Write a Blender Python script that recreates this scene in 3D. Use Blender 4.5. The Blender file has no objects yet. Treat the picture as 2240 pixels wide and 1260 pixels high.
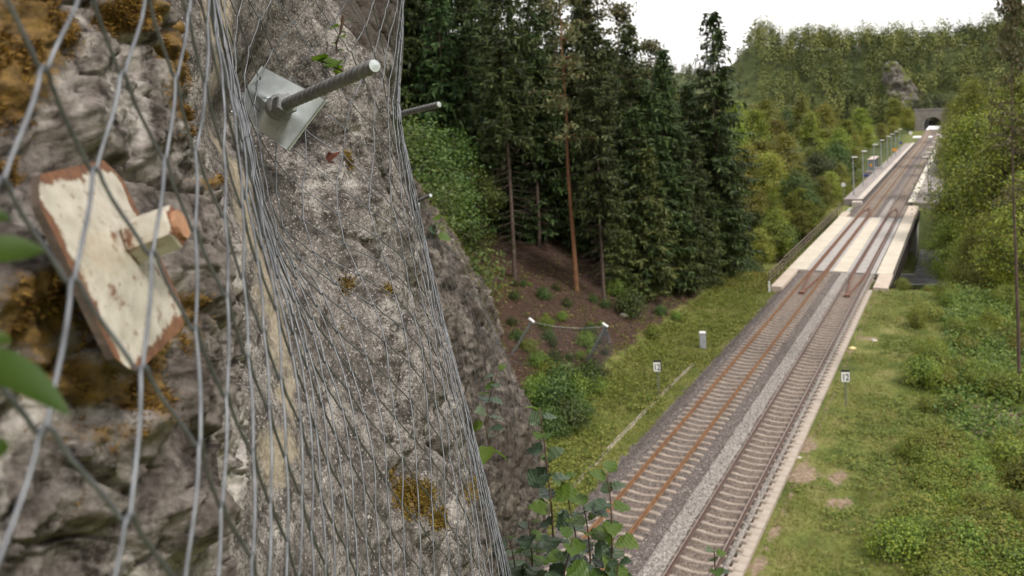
import bpy, math, random
import numpy as np
from mathutils import Matrix, Vector
random.seed(7); RNG = np.random.default_rng(7)
scene = bpy.context.scene
COL = scene.collection

# ------------------------------------------------------------------ camera
# rail-head level is z = 0, the line runs along +Y, the camera stands high on the cliff at x = y = 0
F_PX, XP, YP = 1663.84, 1261.86, 307.34          # focal length and principal point of the shifted lens, in photo pixels
YAW, PITCH, ROLL, CAM_H = 0.4721, 0.0425, -0.0456, 16.5449
_cy, _sy = math.cos(YAW), math.sin(YAW)
_f = np.array([-_sy, _cy, 0.]); _r = np.array([_cy, _sy, 0.]); _u = np.array([0, 0, 1.])
FW = _f*math.cos(PITCH) - _u*math.sin(PITCH); _u2 = _u*math.cos(PITCH) + _f*math.sin(PITCH)
RT = _r*math.cos(ROLL) + _u2*math.sin(ROLL); UP = _u2*math.cos(ROLL) - _r*math.sin(ROLL)
CAM = np.array([0, 0, CAM_H])
cd = bpy.data.cameras.new('camera'); cam = bpy.data.objects.new('camera', cd); COL.objects.link(cam)
cd.sensor_width = 36; cd.lens = F_PX/2240*36
cd.shift_x = (1120 - XP)/2240; cd.shift_y = (YP - 630)/2240
cd.clip_start = 0.02; cd.clip_end = 6000
cd.dof.use_dof = True; cd.dof.focus_distance = 2.3; cd.dof.aperture_fstop = 4.8
m = Matrix(((RT[0], UP[0], -FW[0], 0), (RT[1], UP[1], -FW[1], 0), (RT[2], UP[2], -FW[2], CAM_H), (0, 0, 0, 1)))
cam.matrix_world = m
scene.camera = cam

# ------------------------------------------------------------------ sky, sun, exposure
SUN_EL, SUN_AZ = math.radians(50), math.radians(100)     # azimuth clockwise from +Y
w = bpy.data.worlds.new('World'); scene.world = w; w.use_nodes = True
nt = w.node_tree; nt.nodes.clear()
out = nt.nodes.new('ShaderNodeOutputWorld'); bg = nt.nodes.new('ShaderNodeBackground')
sky = nt.nodes.new('ShaderNodeTexSky'); sky.sky_type = 'NISHITA'; sky.sun_disc = False
sky.sun_elevation = SUN_EL; sky.sun_rotation = SUN_AZ; sky.dust_density = 4
tc = nt.nodes.new('ShaderNodeTexCoord'); nz = nt.nodes.new('ShaderNodeTexNoise')
mp = nt.nodes.new('ShaderNodeMapping'); mp.inputs['Scale'].default_value = (1.2, 1.2, 5)
nz.inputs['Scale'].default_value = 1.6; nz.inputs['Detail'].default_value = 5
rp = nt.nodes.new('ShaderNodeValToRGB')
rp.color_ramp.elements[0].position = .3; rp.color_ramp.elements[0].color = (.70, .685, .67, 1)
rp.color_ramp.elements[1].position = .7; rp.color_ramp.elements[1].color = (1.16, 1.125, 1.09, 1)
mul = nt.nodes.new('ShaderNodeVectorMath'); mul.operation = 'SCALE'; mul.inputs['Scale'].default_value = 11.5
mx = nt.nodes.new('ShaderNodeMixRGB'); mx.inputs[0].default_value = .88        # an overcast layer over the clear sky
L = nt.links.new
L(tc.outputs['Generated'], mp.inputs[0]); L(mp.outputs[0], nz.inputs['Vector']); L(nz.outputs['Fac'], rp.inputs[0])
L(rp.outputs[0], mul.inputs[0]); L(sky.outputs[0], mx.inputs[1]); L(mul.outputs[0], mx.inputs[2])
L(mx.outputs[0], bg.inputs[0]); bg.inputs[1].default_value = .07; L(bg.outputs[0], out.inputs[0])
sd = bpy.data.lights.new('sun', 'SUN'); sd.energy = 1.5; sd.angle = math.radians(11); sd.color = (1, .95, .88)
sun = bpy.data.objects.new('sun', sd); COL.objects.link(sun)
sdir = Vector((math.sin(SUN_AZ)*math.cos(SUN_EL), math.cos(SUN_AZ)*math.cos(SUN_EL), math.sin(SUN_EL)))
sun.rotation_euler = sdir.to_track_quat('Z', 'Y').to_euler(); sun.location = (30, -20, 60)
vs = scene.view_settings; vs.view_transform = 'Standard'; vs.look = 'None'; vs.exposure = 1.08; vs.gamma = 1
vs.use_curve_mapping = False
cy = scene.cycles
scene.render.engine = 'CYCLES'; cy.use_denoising = True; cy.max_bounces = 6; cy.diffuse_bounces = 3; cy.glossy_bounces = 2
cy.transmission_bounces = 4; cy.transparent_max_bounces = 8; cy.caustics_reflective = False; cy.caustics_refractive = False

# ------------------------------------------------------------------ small helpers
def at(px, py, d):
    """world point seen at photo pixel (px, py), d metres in front of the camera"""
    px = np.asarray(px, float); py = np.asarray(py, float); d = np.asarray(d, float)
    return CAM + d[..., None]*(FW + ((px-XP)/F_PX)[..., None]*RT - ((py-YP)/F_PX)[..., None]*UP)
def ray(px, py):
    return FW + (px-XP)/F_PX*RT - (py-YP)/F_PX*UP
def on_plane(px, py, z):
    d = ray(px, py); return CAM + d*(z-CAM_H)/d[2]

def mk(name, V, F, mat=None, parent=None, smooth=False):
    """one mesh object from vertex array and faces (array of equal-sized faces or list of faces)"""
    me = bpy.data.meshes.new(name); V = np.asarray(V, np.float32).reshape(-1, 3)
    if isinstance(F, np.ndarray):
        n, k = F.shape
        me.vertices.add(len(V)); me.vertices.foreach_set('co', V.ravel())
        me.loops.add(n*k); me.loops.foreach_set('vertex_index', F.astype(np.int32).ravel())
        me.polygons.add(n); me.polygons.foreach_set('loop_start', np.arange(0, n*k, k, dtype=np.int32))
        me.update(calc_edges=True); me.validate()
    else:
        me.from_pydata(V.tolist(), [], F)
    if smooth: me.polygons.foreach_set('use_smooth', np.ones(len(me.polygons), bool))
    if mat: me.materials.append(mat)
    o = bpy.data.objects.new(name, me); COL.objects.link(o); o.parent = parent
    return o
def tag(o, label=None, cat=None, group=None, kind=None):
    if label: o['label'] = label
    if cat: o['category'] = cat
    if group: o['group'] = group
    if kind: o['kind'] = kind
    return o
def thing(name, label, cat, loc=(0, 0, 0), rz=0, group=None):
    o = bpy.data.objects.new(name, None); COL.objects.link(o); o.location = loc; o.rotation_euler = (0, 0, rz)
    o.empty_display_size = .2
    return tag(o, label, cat, group)
def copy_tree(o, parent=None):
    c = o.copy(); COL.objects.link(c); c.parent = parent
    for ch in list(o.children): copy_tree(ch, c)
    return c
def attr(o, name, vals):
    a = o.data.attributes.new(name, 'FLOAT', 'POINT'); a.data.foreach_set('value', np.asarray(vals, np.float32).ravel())

class MB:
    """collects boxes, bars, tubes, prisms into one mesh"""
    def __init__(s): s.V = []; s.F = []
    def add(s, V, F):
        n = len(s.V); s.V += [tuple(map(float, v)) for v in V]; s.F += [tuple(i+n for i in f) for f in F]; return s
    def box(s, x0, x1, y0, y1, z0, z1, b=0):
        if b:
            bb = b; V = []
            for z, q in ((z0, 0), (z1-bb, 0), (z1, bb)):
                V += [(x0+q, y0+q, z), (x1-q, y0+q, z), (x1-q, y1-q, z), (x0+q, y1-q, z)]
            F = [(3, 2, 1, 0), (8, 9, 10, 11)]
            for k in (0, 4): F += [(k, k+1, k+5, k+4), (k+1, k+2, k+6, k+5), (k+2, k+3, k+7, k+6), (k+3, k, k+4, k+7)]
            return s.add(V, F)
        V = [(x0, y0, z0), (x1, y0, z0), (x1, y1, z0), (x0, y1, z0), (x0, y0, z1), (x1, y0, z1), (x1, y1, z1), (x0, y1, z1)]
        return s.add(V, [(3, 2, 1, 0), (4, 5, 6, 7), (0, 1, 5, 4), (1, 2, 6, 5), (2, 3, 7, 6), (3, 0, 4, 7)])
    def tube(s, pts, rad, n=6, cap=True):
        P = np.asarray(pts, float); rad = np.broadcast_to(np.asarray(rad, float), (len(P),))
        V, F = tube_arrays(P, rad, n)
        s.add(V, [tuple(f) for f in F])
        if cap:
            k = len(s.V)-len(V); s.F += [tuple(k+i for i in range(n))[::-1], tuple(k+(len(P)-1)*n+i for i in range(n))]
        return s
    def prism(s, poly, h0, h1, frame=None):
        """polygon (x, y) extruded h0..h1; frame = (origin, ex, ey, ez)"""
        n = len(poly); V = [(x, y, h) for h in (h0, h1) for x, y in poly]
        F = [tuple(range(n))[::-1], tuple(range(n, 2*n))] + [(i, (i+1) % n, n+(i+1) % n, n+i) for i in range(n)]
        if frame is not None:
            o, ex, ey, ez = [np.asarray(q, float) for q in frame]; V = [o+x*ex+y*ey+z*ez for x, y, z in V]
        return s.add(V, F)
    def build(s, name, mat, parent=None, smooth=False):
        return mk(name, s.V, s.F, mat, parent, smooth)

def tube_arrays(P, rad, n):
    T = np.gradient(P, axis=0); T /= np.linalg.norm(T, axis=1)[:, None]+1e-12
    a = np.where(np.abs(T[:, 2:3]) > .9, np.array([[1., 0, 0]]), np.array([[0, 0, 1.]]))
    if len(P) > 2: a = np.repeat(a[len(a)//2][None], len(P), 0)
    U = np.cross(T, a); U /= np.linalg.norm(U, axis=1)[:, None]+1e-12; Wv = np.cross(T, U)
    th = np.arange(n)*2*math.pi/n
    V = P[:, None]+rad[:, None, None]*(np.cos(th)[None, :, None]*U[:, None]+np.sin(th)[None, :, None]*Wv[:, None])
    i = np.arange(len(P)-1)[:, None]*n; j = np.arange(n)[None]; j2 = (j+1) % n
    F = np.stack([i+j, i+j2, i+n+j2, i+n+j], -1).reshape(-1, 4)
    return V.reshape(-1, 3), F
def grid_faces(nr, nc):
    i = np.arange(nr-1)[:, None]*nc; j = np.arange(nc-1)[None]
    return np.stack([i+j, i+j+1, i+nc+j+1, i+nc+j], -1).reshape(-1, 4)

# ------------------------------------------------------------------ noise (numpy)
_perm = np.random.default_rng(3).permutation(4096).astype(np.int64)
def _h(ix, iy, iz, s=0):
    return _perm[(_perm[(_perm[(ix+s*131) & 4095]+iy) & 4095]+iz) & 4095]/4095.
def vnoise(P, s=0):
    """smooth value noise in -1..1"""
    P = np.asarray(P, float); i = np.floor(P).astype(np.int64); f = P-i; f = f*f*f*(f*(f*6-15)+10)
    r = 0
    for dx in (0, 1):
        for dy in (0, 1):
            for dz in (0, 1):
                wgt = (f[..., 0] if dx else 1-f[..., 0])*(f[..., 1] if dy else 1-f[..., 1])*(f[..., 2] if dz else 1-f[..., 2])
                r = r+wgt*_h(i[..., 0]+dx, i[..., 1]+dy, i[..., 2]+dz, s)
    return r*2-1
def fbm(P, sc, oc=5, s=0, gain=.5):
    P = np.asarray(P, float)*sc; a = 1; r = 0; t = 0
    for k in range(oc):
        r = r+a*vnoise(P, s+k); t += a; a *= gain; P = P*2.03+17.3
    return r/t
def ridged(P, sc, oc=4, s=0):
    P = np.asarray(P, float)*sc; a = 1; r = 0; t = 0
    for k in range(oc):
        r = r+a*(1-2*np.abs(vnoise(P, s+k))); t += a; a *= .5; P = P*2.1+9.1
    return r/t
def worley(P, sc, s=0):
    """F1, F2 and the id of the nearest cell"""
    P = np.asarray(P, float)*sc; i = np.floor(P).astype(np.int64)
    f1 = np.full(P.shape[:-1], 9.); f2 = f1.copy(); cid = np.zeros(P.shape[:-1])
    for dx in (-1, 0, 1):
        for dy in (-1, 0, 1):
            for dz in (-1, 0, 1):
                a, b, c = i[..., 0]+dx, i[..., 1]+dy, i[..., 2]+dz
                q = np.stack([a+_h(a, b, c, s), b+_h(a, b, c, s+5), c+_h(a, b, c, s+9)], -1)
                d = np.linalg.norm(q-P, axis=-1)
                near = d < f1; f2 = np.where(near, f1, np.minimum(f2, d)); cid = np.where(near, _h(a, b, c, s+13), cid); f1 = np.where(near, d, f1)
    return f1, f2, cid
def sstep(a, b, x):
    t = np.clip((np.asarray(x, float)-a)/(b-a), 0, 1); return t*t*(3-2*t)

# ------------------------------------------------------------------ materials
class NT:
    def __init__(s, name):
        s.m = bpy.data.materials.new(name); s.m.use_nodes = True; s.t = s.m.node_tree; s.t.nodes.clear()
        s.o = s.n('ShaderNodeOutputMaterial'); s.pos = s.n('ShaderNodeNewGeometry'); s._tc = None
    def n(s, k): return s.t.nodes.new(k)
    def l(s, a, b): s.t.links.new(a, b)
    def obj(s):
        if not s._tc: s._tc = s.n('ShaderNodeTexCoord')
        return s._tc.outputs['Object']
    def set(s, sock, v):
        if isinstance(v, bpy.types.NodeSocket): s.l(v, sock)
        elif isinstance(v, (tuple, list)) and sock.type == 'RGBA': sock.default_value = tuple(v)+(1,) if len(v) == 3 else v
        else: sock.default_value = v
    def noise(s, scale, detail=6, rough=.55, vec=None, dist=0, out='Fac'):
        k = s.n('ShaderNodeTexNoise'); k.inputs['Scale'].default_value = scale; k.inputs['Detail'].default_value = detail
        k.inputs['Roughness'].default_value = rough; k.inputs['Distortion'].default_value = dist
        s.l(vec or s.pos.outputs['Position'], k.inputs['Vector']); return k.outputs[out]
    def voro(s, scale, out='Distance', vec=None, feat='F1'):
        k = s.n('ShaderNodeTexVoronoi'); k.feature = feat; k.inputs['Scale'].default_value = scale
        s.l(vec or s.pos.outputs['Position'], k.inputs['Vector']); return k.outputs[out]
    def ramp(s, fac, stops, interp='LINEAR'):
        k = s.n('ShaderNodeValToRGB'); r = k.color_ramp; r.interpolation = interp
        while len(r.elements) < len(stops): r.elements.new(.5)
        for e, (p, c) in zip(r.elements, stops): e.position = p; e.color = (tuple(c)+(1,)) if not np.isscalar(c) else (c, c, c, 1)
        s.l(fac, k.inputs[0]); return k.outputs[0]
    def mix(s, fac, a, b, mode='MIX'):
        k = s.n('ShaderNodeMixRGB'); k.blend_type = mode; s.set(k.inputs[0], fac); s.set(k.inputs[1], a); s.set(k.inputs[2], b); return k.outputs[0]
    def math(s, op, a, b=0.):
        k = s.n('ShaderNodeMath'); k.operation = op; s.set(k.inputs[0], a); s.set(k.inputs[1], b); return k.outputs[0]
    def attr(s, name):
        k = s.n('ShaderNodeAttribute'); k.attribute_name = name; return k.outputs['Fac']
    def bump(s, h, strength=.4, dist=.01, normal=None):
        k = s.n('ShaderNodeBump'); k.inputs['Strength'].default_value = strength; k.inputs['Distance'].default_value = dist
        s.l(h, k.inputs['Height'])
        if normal: s.l(normal, k.inputs['Normal'])
        return k.outputs[0]
    def finish(s, col, rough=.8, metal=0., normal=None, spec=.4):
        b = s.n('ShaderNodeBsdfPrincipled'); s.set(b.inputs['Base Color'], col); s.set(b.inputs['Roughness'], rough)
        s.set(b.inputs['Metallic'], metal); s.set(b.inputs['Specular IOR Level'], spec)
        if normal: s.l(normal, b.inputs['Normal'])
        s.l(b.outputs[0], s.o.inputs[0]); return s.m

def plain(name, c0, c1=None, scale=3., rough=.8, metal=0., bump=0., bscale=40., bdist=.01, spec=.4):
    t = NT(name); c1 = c1 or tuple(v*1.35 for v in c0)
    col = t.ramp(t.noise(scale, 8, .6, t.obj()), [(.3, c0), (.7, c1)])
    nrm = t.bump(t.noise(bscale, 6, .6, t.obj()), bump, bdist) if bump else None
    return t.finish(col, rough, metal, nrm, spec)

def leafmat(name, cols, trans=.35, rough=.55, tint=.25, spec=.3, tone=None):
    """foliage: each leaf (mesh island) its own tone, each plant its own hue"""
    t = NT(name); n = len(cols)
    col = t.ramp(t.pos.outputs['Random Per Island'], [((i+.5)/n, c) for i, c in enumerate(cols)])
    if tone: col = t.mix(t.math('MULTIPLY', t.attr('tone'), 1.), col, t.mix(1., col, tone, 'MULTIPLY'))
    oi = t.n('ShaderNodeObjectInfo'); hs = t.n('ShaderNodeHueSaturation')
    t.l(t.math('MULTIPLY_ADD', oi.outputs['Random'], .06), hs.inputs['Hue']); hs.inputs['Hue'].links[0].from_node.inputs[2].default_value = .465
    t.l(t.math('MULTIPLY_ADD', oi.outputs['Random'], tint*2), hs.inputs['Value']); hs.inputs['Value'].links[0].from_node.inputs[2].default_value = 1-tint
    t.l(col, hs.inputs['Color'])
    b = t.n('ShaderNodeBsdfPrincipled'); t.l(hs.outputs[0], b.inputs['Base Color']); b.inputs['Roughness'].default_value = rough
    b.inputs['Specular IOR Level'].default_value = spec
    tr = t.n('ShaderNodeBsdfTranslucent'); t.l(t.mix(1., hs.outputs[0], (1.3, 1.25, .6), 'MULTIPLY'), tr.inputs[0])
    ms = t.n('ShaderNodeMixShader'); ms.inputs[0].default_value = trans
    t.l(b.outputs[0], ms.inputs[1]); t.l(tr.outputs[0], ms.inputs[2]); t.l(ms.outputs[0], t.o.inputs[0]); return t.m

# ================================================================== the setting
L1, L2, R1, R2 = -13.47, -11.97, -9.77, -8.27                # rail centre lines
TRACK_C = {'left': (L1+L2)/2, 'right': (R1+R2)/2}
BR0, BR1 = 75.0, 109.5                                       # bridge deck, along Y
def yc_road(X): return 98.5+.25*(np.clip(X, -45, 30)+11)
def terrain(X, Y):
    X = np.asarray(X, float); Y = np.asarray(Y, float)
    P = np.stack([X, Y, 0*X], -1)
    sl = .45-.36*sstep(60, 84, Y)
    t = np.maximum(0, -18.2-X); t = t*t/(t+2.2)
    rise = 60*(1-np.exp(-sl*t/60))
    rise = rise+34*sstep(-60, -330, X)*sstep(120, 330, Y)
    t = np.maximum(0, X-5); rise = rise+.32*t*t/(t+4)
    off = sstep(4.6, 9, np.abs(X+11))
    z = -.62+rise+off*(.28*fbm(P, .12, 3, 2)+.10*fbm(P, .6, 3, 5))+.05*off*fbm(P, 2.2, 2, 8)
    z = z+.2*sstep(-7.9, -7.2, X)*(1-sstep(74, 80, Y))
    wv = np.exp(-(np.abs(Y-yc_road(X))/(13.+4.5*sstep(-16, -19, X)))**6)
    z = z*(1-wv)+wv*(-6.2+.02*np.abs(X+11)+.3*off*rise)
    wr = sstep(-6.5, -6.1, X)*sstep(70.5, 79, Y)*(1-sstep(111, 121, Y))*(1-sstep(12, 30, X)); z = z*(1-wr)+np.minimum(z, -6.1)*wr
    wl = sstep(-70, -22, X)*sstep(112, 125, Y)*(1-sstep(-22, -18, X))
    z = z-2.2*wl*(1-sstep(250, 330, Y))
    wx = sstep(-26, -4, X+.24*Y)
    h = 40*wx*sstep(372, 462, Y)+5*sstep(-60, 60, X)*sstep(400, 560, Y)
    h = h+8.6*sstep(374.2, 375., Y)*np.exp(-((X+12.5)/13)**4)*(1-sstep(374, 430, Y))
    far = 40*sstep(470, 720, Y)+4*sstep(400, 700, Y)*fbm(P, .006, 3, 11)
    z = np.where(Y > 370, np.maximum(z+h, np.minimum(z, 0)+far), z)
    return z
def on_ground(px, py):
    d = ray(px, py); d = d/np.linalg.norm(d); ts = np.concatenate([np.arange(12, 120, .25), np.arange(120, 1500, 1.)])
    P = CAM+ts[:, None]*d; k = np.nonzero(P[:, 2] < terrain(P[:, 0], P[:, 1]))[0]
    return P[k[0]] if len(k) else P[-1]
def gz(x, y): return float(terrain(np.array([x]), np.array([y]))[0])

def graded(a, b, step, lo, hi, g=1.16):
    c = list(np.arange(a, b+1e-6, step)); s = step
    while c[-1] < hi: s *= g; c.append(min(hi, c[-1]+s))
    s = step
    while c[0] > lo: s *= g; c.insert(0, max(lo, c[0]-s))
    return np.array(c)
gx = graded(-40, 12, .55, -1800, 1800); gy = graded(14, 120, .8, -600, 2600, 1.07)
gy = np.sort(np.concatenate([gy, [374.0, 374.25, 374.6, 375.1]]))
GX, GY = np.meshgrid(gx, gy); GZ = terrain(GX, GY)
cut = (GY > 373) & (GY < 374.3) & (np.abs(GX+12.5) < 10); GZ = np.where(cut, -.62, GZ)

t = NT('meadow_ground'); vec = t.pos.outputs['Position']
g1 = t.ramp(t.noise(.5, 7, .6), [(.3, (.06, .085, .02)), (.5, (.13, .145, .036)), (.7, (.21, .19, .075))])
g2 = t.ramp(t.noise(6, 6, .65), [(.3, .65), (.7, 1.25)])
col = t.mix(1., g1, g2, 'MULTIPLY')
soil = t.ramp(t.noise(5, 8, .65), [(.3, (.13, .09, .06)), (.7, (.33, .25, .18))])
col = t.mix(t.ramp(t.math('ADD', t.attr('soil'), t.math('MULTIPLY', t.noise(3.5, 8, .75), 1.1)), [(.88, 0), (1.08, 1)]), col, soil)
lit = t.ramp(t.noise(9, 9, .75), [(.34, (.018, .011, .008)), (.52, (.056, .033, .023)), (.70, (.15, .094, .07))])
col = t.mix(t.ramp(t.math('ADD', t.attr('litter'), t.math('MULTIPLY', t.noise(.9, 6, .6), .5)), [(.62, 0), (.8, 1)]), col, lit)
wood = t.ramp(t.noise(.25, 8, .65), [(.3, (.035, .05, .016)), (.7, (.08, .095, .034))])
col = t.mix(t.attr('wood'), col, wood)
M_GROUND = t.finish(col, .95, 0, t.bump(t.noise(14, 8, .7), .7, .06), .2)
GF_ = grid_faces(len(gy), len(gx)); fz = GZ.ravel()[GF_]; bore_hole = (np.ptp(fz, axis=1) > 2) & (np.abs(GX.ravel()[GF_].mean(1)+12.6) < 6) & (np.abs(GY.ravel()[GF_].mean(1)-374.5) < 1.2)
ground = tag(mk('ground', np.stack([GX, GY, GZ], -1), GF_[~bore_hole], M_GROUND, smooth=True), kind='structure')
litter = sstep(-19.4, -22.4, GX+.6*fbm(np.stack([GX, GY, 0*GX], -1), .4, 3, 4))*(1-sstep(70, 78, GY))
PATCH = [(1755, 1045, .8), (1835, 1052, .6), (1690, 1180, .35), (1650, 1245, .45), (2185, 935, 2.4), (1835, 1110, .55), (1945, 1180, .4), (1640, 830, .0), (1760, 980, .7), (1905, 745, .5), (1860, 770, .5)]
soilv = np.zeros_like(GX)
for px, py, r in PATCH:
    if r: q = on_plane(px, py, -.6); soilv = np.maximum(soilv, np.exp(-((GX-q[0])**2+(GY-q[1])**2*.5)/r**2))
soilv = np.maximum(soilv, .55*sstep(.5, .0, np.abs(GX+7.1)))
woodv = np.maximum(sstep(110, 135, GY)*sstep(-19, -23, GX), sstep(375, 380, GY)); woodv = np.maximum(woodv, sstep(60, 75, GY)*sstep(-.5, 3, GX)); woodv = np.maximum(woodv, sstep(71, 73, GY)*sstep(-6.6, -6.2, GX)*(1-sstep(118, 124, GY)))
cc_ = sstep(-104, -112, GX)*sstep(-190, -150, GX)*sstep(325, 345, GY)*sstep(480, 450, GY)*sstep(-.15, .25, fbm(np.stack([GX, GY, 0*GX], -1), .04, 4, 14)); litter = np.maximum(litter, cc_)
attr(ground, 'litter', litter); attr(ground, 'soil', soilv*.75); attr(ground, 'wood', woodv)

# ---- ballast
def ballast_z(X, Y):
    P = np.stack([X, Y, 0*X], -1)
    z = np.full(X.shape, -.265)
    z = np.where((X > L2+.75) & (X < R1-.75), -.255, z)
    pale = ((X > -10.75) & (X < -9.95)) | (X > -8.12)
    z = np.where(pale, -.17+.01, z)
    z = z-.36*sstep(-14.35, -15.3, X)
    z = np.where(X > -7.9, np.minimum(z, -.33), z)
    return z+.028*fbm(P, 6, 3, 21)
t = NT('track_ballast'); edge = t.math('ADD', t.attr('pale'), t.math('SUBTRACT', t.math('MULTIPLY', t.noise(4, 7, .7), .5), .25))
cell = t.voro(19, 'Color'); tone = t.n('ShaderNodeSeparateColor'); t.l(cell, tone.inputs[0])
dark = t.ramp(tone.outputs[0], [(0., (.07, .057, .052)), (.5, (.13, .108, .10)), (.93, (.21, .18, .17)), (1., (.45, .4, .36))])
brown = t.ramp(tone.outputs[1], [(0., (.10, .075, .06)), (.6, (.19, .145, .115)), (1., (.3, .24, .2))])
pale = t.ramp(tone.outputs[2], [(0., (.20, .18, .165)), (.6, (.34, .31, .285)), (1., (.5, .46, .425))])
colb = t.mix(t.attr('rusty'), dark, brown); colb = t.mix(t.ramp(edge, [(.42, 0), (.58, 1)]), colb, pale)
colb = t.mix(t.ramp(t.noise(1.3, 5), [(.35, 0), (.75, .3)]), colb, (.13, .11, .095))
M_BALLAST = t.finish(colb, .95, 0, t.bump(t.voro(19), 1., .045), .15)
def ballast(y0, y1, sy, sx):
    xs = np.arange(-15.4, -7.84, sx); ys = np.arange(y0, y1+1e-6, sy); X, Y = np.meshgrid(xs, ys)
    o = mk('ballast_bed', np.stack([X, Y, ballast_z(X, Y)], -1), grid_faces(len(ys), len(xs)), M_BALLAST, smooth=True)
    n = .12*fbm(np.stack([X, Y, 0*X], -1), 1.5, 4, 31)
    pl = np.maximum(sstep(-10.85, -10.65, X+n)*(1-sstep(-10.05, -9.93, X+n*.3)), sstep(-8.14, -8.05, X+n*.2))
    pl = pl*(1-.55*sstep(110, 135, Y))
    ru = np.maximum(np.exp(-((X-TRACK_C['right'])/.8)**4)*.8, np.exp(-((X-TRACK_C['left'])/.9)**4)*.45)
    attr(o, 'pale', pl); attr(o, 'rusty', ru); return tag(o, kind='structure')
ballast(14, BR0+.0, .14, .1); ballast(BR1, 376, 1.2, .25)
# loose stones on the ballast near the camera
def stones(name, n, xr, yr, size, cols, label):
    X = RNG.uniform(*xr, n) if not callable(xr) else xr(n); Y = yr[0]+(yr[1]-yr[0])*RNG.random(n)**1.5
    Z = ballast_z(X, Y); s = size*RNG.uniform(.6, 1.4, n)
    o = np.array([[1, 0, 0], [-1, 0, 0], [0, 1, 0], [0, -1, 0], [0, 0, 1], [0, 0, -1.]])
    R = RNG.normal(size=(n, 3, 3)); R /= np.linalg.norm(R, axis=2)[..., None]
    V = np.einsum('kj,njm->nkm', o, R)*s[:, None, None]*RNG.uniform(.6, 1, (n, 6, 1))+np.stack([X, Y, Z+s*.35], -1)[:, None]
    f = np.array([[0, 2, 4], [2, 1, 4], [1, 3, 4], [3, 0, 4], [2, 0, 5], [1, 2, 5], [3, 1, 5], [0, 3, 5]])
    F = (f[None]+np.arange(n)[:, None, None]*6).reshape(-1, 3)
    t = NT(name+'_stone'); c = t.ramp(t.pos.outputs['Random Per Island'], cols)
    return tag(mk(name, V.reshape(-1, 3), F, t.finish(c, .9, 0, None, .2)), label, 'gravel', kind='stuff')
stones('ballast_stones', 17000, lambda n: np.where(RNG.random(n) < .3, RNG.uniform(-15.1, -13.6, n), RNG.uniform(-13.4, -8.3, n)), (20, 62), .032,
       [(0, (.07, .06, .062)), (.5, (.13, .115, .112)), (.9, (.2, .17, .155)), (.985, (.45, .4, .36))], 'dark purple-grey ballast stones lying between and beside the rails')
stones('pale_gravel', 9000, lambda n: np.where(RNG.random(n) < .6, np.clip(RNG.normal(-10.33, .22, n), -11.1, -9.95), RNG.uniform(-8.1, -7.88, n)), (20, 66), .03,
       [(0, (.2, .18, .165)), (.5, (.34, .31, .285)), (1, (.52, .48, .44))], 'pale fresh gravel heaped in strips along the right-hand track')

# ---- tracks
M_RUST = plain('rail_rust_orange', (.13, .066, .034), (.22, .115, .056), 3, .75, .1, .3, 60)
M_RAIL = plain('rail_brown', (.085, .052, .040), (.15, .10, .085), 5, .55, .35, .3, 60)
M_RAILTOP = plain('rail_worn_head', (.22, .17, .14), (.36, .30, .27), 6, .4, .6)
M_GUARD = plain('guard_rail_rust', (.13, .06, .042), (.22, .11, .075), 4, .7, .2, .3, 60)
t = NT('sleeper_concrete')
M_SLEEP = t.finish(t.mix(t.ramp(t.noise(9, 8, .7), [(.4, 0), (.7, .7)]), t.ramp(t.noise(3, 6), [(.3, (.235, .19, .155)), (.7, (.36, .305, .255))]), (.15, .115, .095)), .9, 0, t.bump(t.noise(50, 5), .3, .01))
RP = [(-.075, -.172), (.075, -.172), (.075, -.160), (.012, -.138), (.009, -.05), (.036, -.038), (.036, -.006), (.028, 0), (-.028, 0), (-.036, -.006), (-.036, -.038), (-.009, -.05), (-.012, -.138), (-.075, -.160)]
def rail_mesh(path, profile=RP):
    """rail profile swept along a plan path [(x, y)]"""
    P = np.asarray(path, float); T = np.gradient(P, axis=0); T /= np.linalg.norm(T, axis=1)[:, None]; N = np.stack([T[:, 1], -T[:, 0]], -1)
    V = [(P[i, 0]+N[i, 0]*a, P[i, 1]+N[i, 1]*a, b) for i in range(len(P)) for a, b in profile]
    n = len(profile); F = [(i*n+j, i*n+(j+1) % n, (i+1)*n+(j+1) % n, (i+1)*n+j) for i in range(len(P)-1) for j in range(n)]
    return V, F + [tuple(range(n)), tuple((len(P)-1)*n+j for j in range(n))[::-1]]
def curve_x(x, y): return x-1.7*np.maximum(0, y-250)**2/122**2   # the line bends slightly left before the tunnel
def sleeper_mesh():
    xs = [(-1.3, -.215), (-1.22, -.188), (-.95, -.176), (-.52, -.176), (-.28, -.212), (0, -.232), (.28, -.212), (.52, -.176), (.95, -.176), (1.22, -.188), (1.3, -.215)]
    V, F = [], []
    for i, (x, z) in enumerate(xs):
        wt = .085 if abs(x) > .3 else .072
        V += [(x, -wt-.05, -.40), (x, -wt, z-.014), (x, -wt+.02, z), (x, wt-.02, z), (x, wt, z-.014), (x, wt+.05, -.40)]
        if i: F += [((i-1)*6+j, (i-1)*6+j+1, i*6+j+1, i*6+j) for j in range(5)]
    return V, F+[tuple(range(6))[::-1], tuple(60+j for j in range(6))]
V, F = sleeper_mesh(); sl_me = bpy.data.meshes.new('sleeper'); sl_me.from_pydata(V, [], F); sl_me.materials.append(M_SLEEP)
YS = np.concatenate([np.arange(12, 250, 8), np.arange(250, 400, 10)])
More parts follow.
